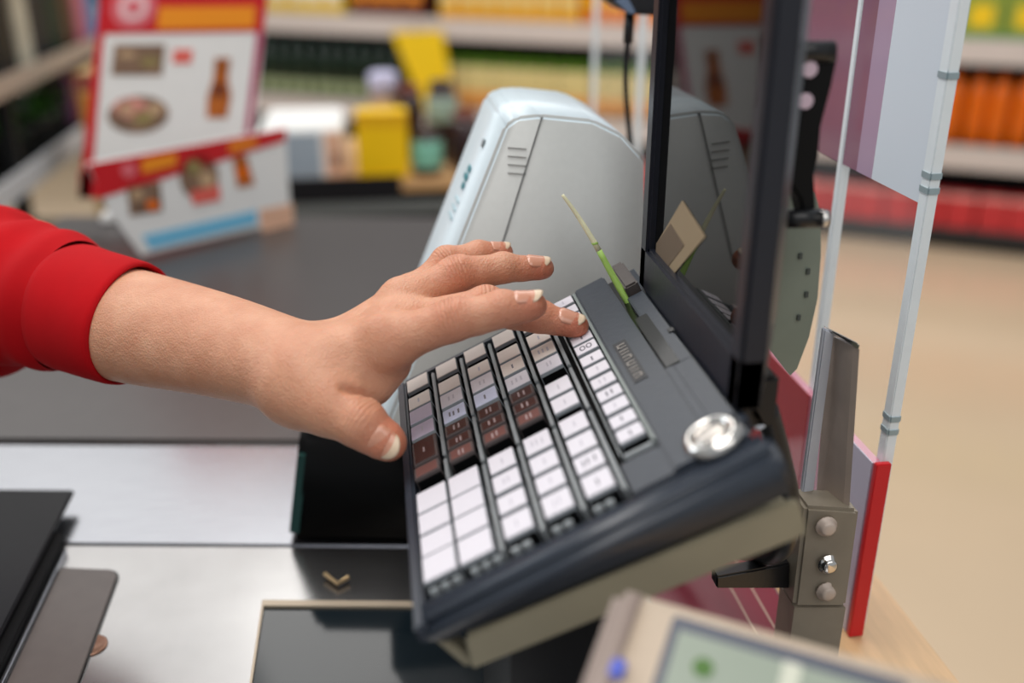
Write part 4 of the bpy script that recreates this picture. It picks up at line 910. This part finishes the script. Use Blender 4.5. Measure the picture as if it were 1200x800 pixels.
def herb(y, x, k):
    t = thing('potted_herb', 'bushy green potted herb on the lower shelf of the black rack', 'plant', (-.9 + x, y, .7455), (0, 0, k * 1.3), 'potted herbs on the black rack')
    obj('pot', lathe([(.032, 0), (.045, .075), (.047, .08), (.040, .079), (.036, .070)], 14), M_pot, t, True)
    bm = NB(); rr = random.Random(k)
    for i in range(70):
        a = rr.uniform(0, 6.28); r = rr.uniform(0, .055); z = .07 + rr.uniform(.01, .10) * (1 - r * 5); c = Vector((r * math.cos(a), r * math.sin(a), z + .01)); s = rr.uniform(.014, .024)
        u = Vector((math.cos(a), math.sin(a), rr.uniform(-.3, .8))).normalized(); v = u.cross(Vector((0, 0, 1))).normalized()
        vs = [bm.verts.new(c + q) for q in (-u * s, v * s * .6, u * s, -v * s * .6)]; bm.faces.new(vs)
    o = obj('foliage', bm, M_leaf, t); o['kind'] = 'stuff'; return t
h0 = herb(2.78, -.09, 1)
for i, (y, x) in enumerate(((2.94, -.09), (3.10, -.09), (3.26, -.09), (2.86, -.31), (3.04, -.31), (3.22, -.31))): dup(h0, (-.9 + x, y, .7455), (0, 0, i * 1.1))
cols = [('plum purple', (112, 66, 104)), ('brick red', (150, 48, 40)), ('lilac grey', (150, 138, 158)), ('dark red', (110, 22, 34)), ('sand beige', (190, 160, 110)), ('ochre', (196, 140, 60))]
for i, (nm, c) in enumerate(cols):
    o = obj('snack_pack', bx(-.05, .05, -.032, .032, 0, .15, .006), mat('pack_' + nm.replace(' ', '_'), rgb(*c), .45, 0, .15, 16)); o.location = (-1.02, 3.42 + i * .07 + (.0 if i < 9 else 0), .7455)
    tag(o, nm + ' pack on the lower shelf of the black rack, past the herbs', 'pack')
cols = [('black', (22, 24, 26)), ('cream', (196, 190, 172)), ('charcoal', (40, 42, 46)), ('dark green', (30, 54, 42)), ('brown', (96, 66, 48)), ('rose pink', (206, 120, 140)), ('light blue', (96, 150, 200))]
for i, (nm, c) in enumerate(cols):
    o = obj('drink_carton', bx(-.05, .05, -.06, .06, 0, .21, .006), mat('carton_' + nm.replace(' ', '_'), rgb(*c), .45, 0, .12, 16)); o.location = (-1.0, 2.86 + i * .15, .9755)
    tag(o, nm + ' carton on the upper shelf of the black rack', 'carton')
# cardboard tower with tan goods beside the rack
tw = thing('cardboard_tower', 'tan cardboard display tower between the black rack and the promotion board', 'display', (-.72, 2.9, 0))
obj('tower_body', bx(-.065, .075, -.08, .12, .001, .985, .004), mat('cardboard_tan', rgb(196, 164, 116), .6, 0, .12, 8), tw)
obj('tower_panel', bx(-.06, .07, -.083, -.079, .84, .93, .001), mat('ochre_print', rgb(206, 140, 50), .5, 0, .15, 14), tw)
obj('tower_panel', bx(-.06, -.01, -.083, -.079, .94, .975, .001), mat('wine_print', rgb(136, 40, 48), .5), tw)
oc = thing('orange_crate', 'orange yellow crate at the foot of the cardboard tower, above the sleeve', 'crate', (-.62, 2.30, 0))
obj('crate_body', bx(-.09, .07, -.08, .1, .001, .66, .005), mat('crate_orange', rgb(238, 164, 62), .5, 0, .06, 8), oc)
obj('crate_rim', bx(-.095, .075, -.085, .105, .64, .668, .004), mat('crate_rim', rgb(240, 190, 110), .5), oc)
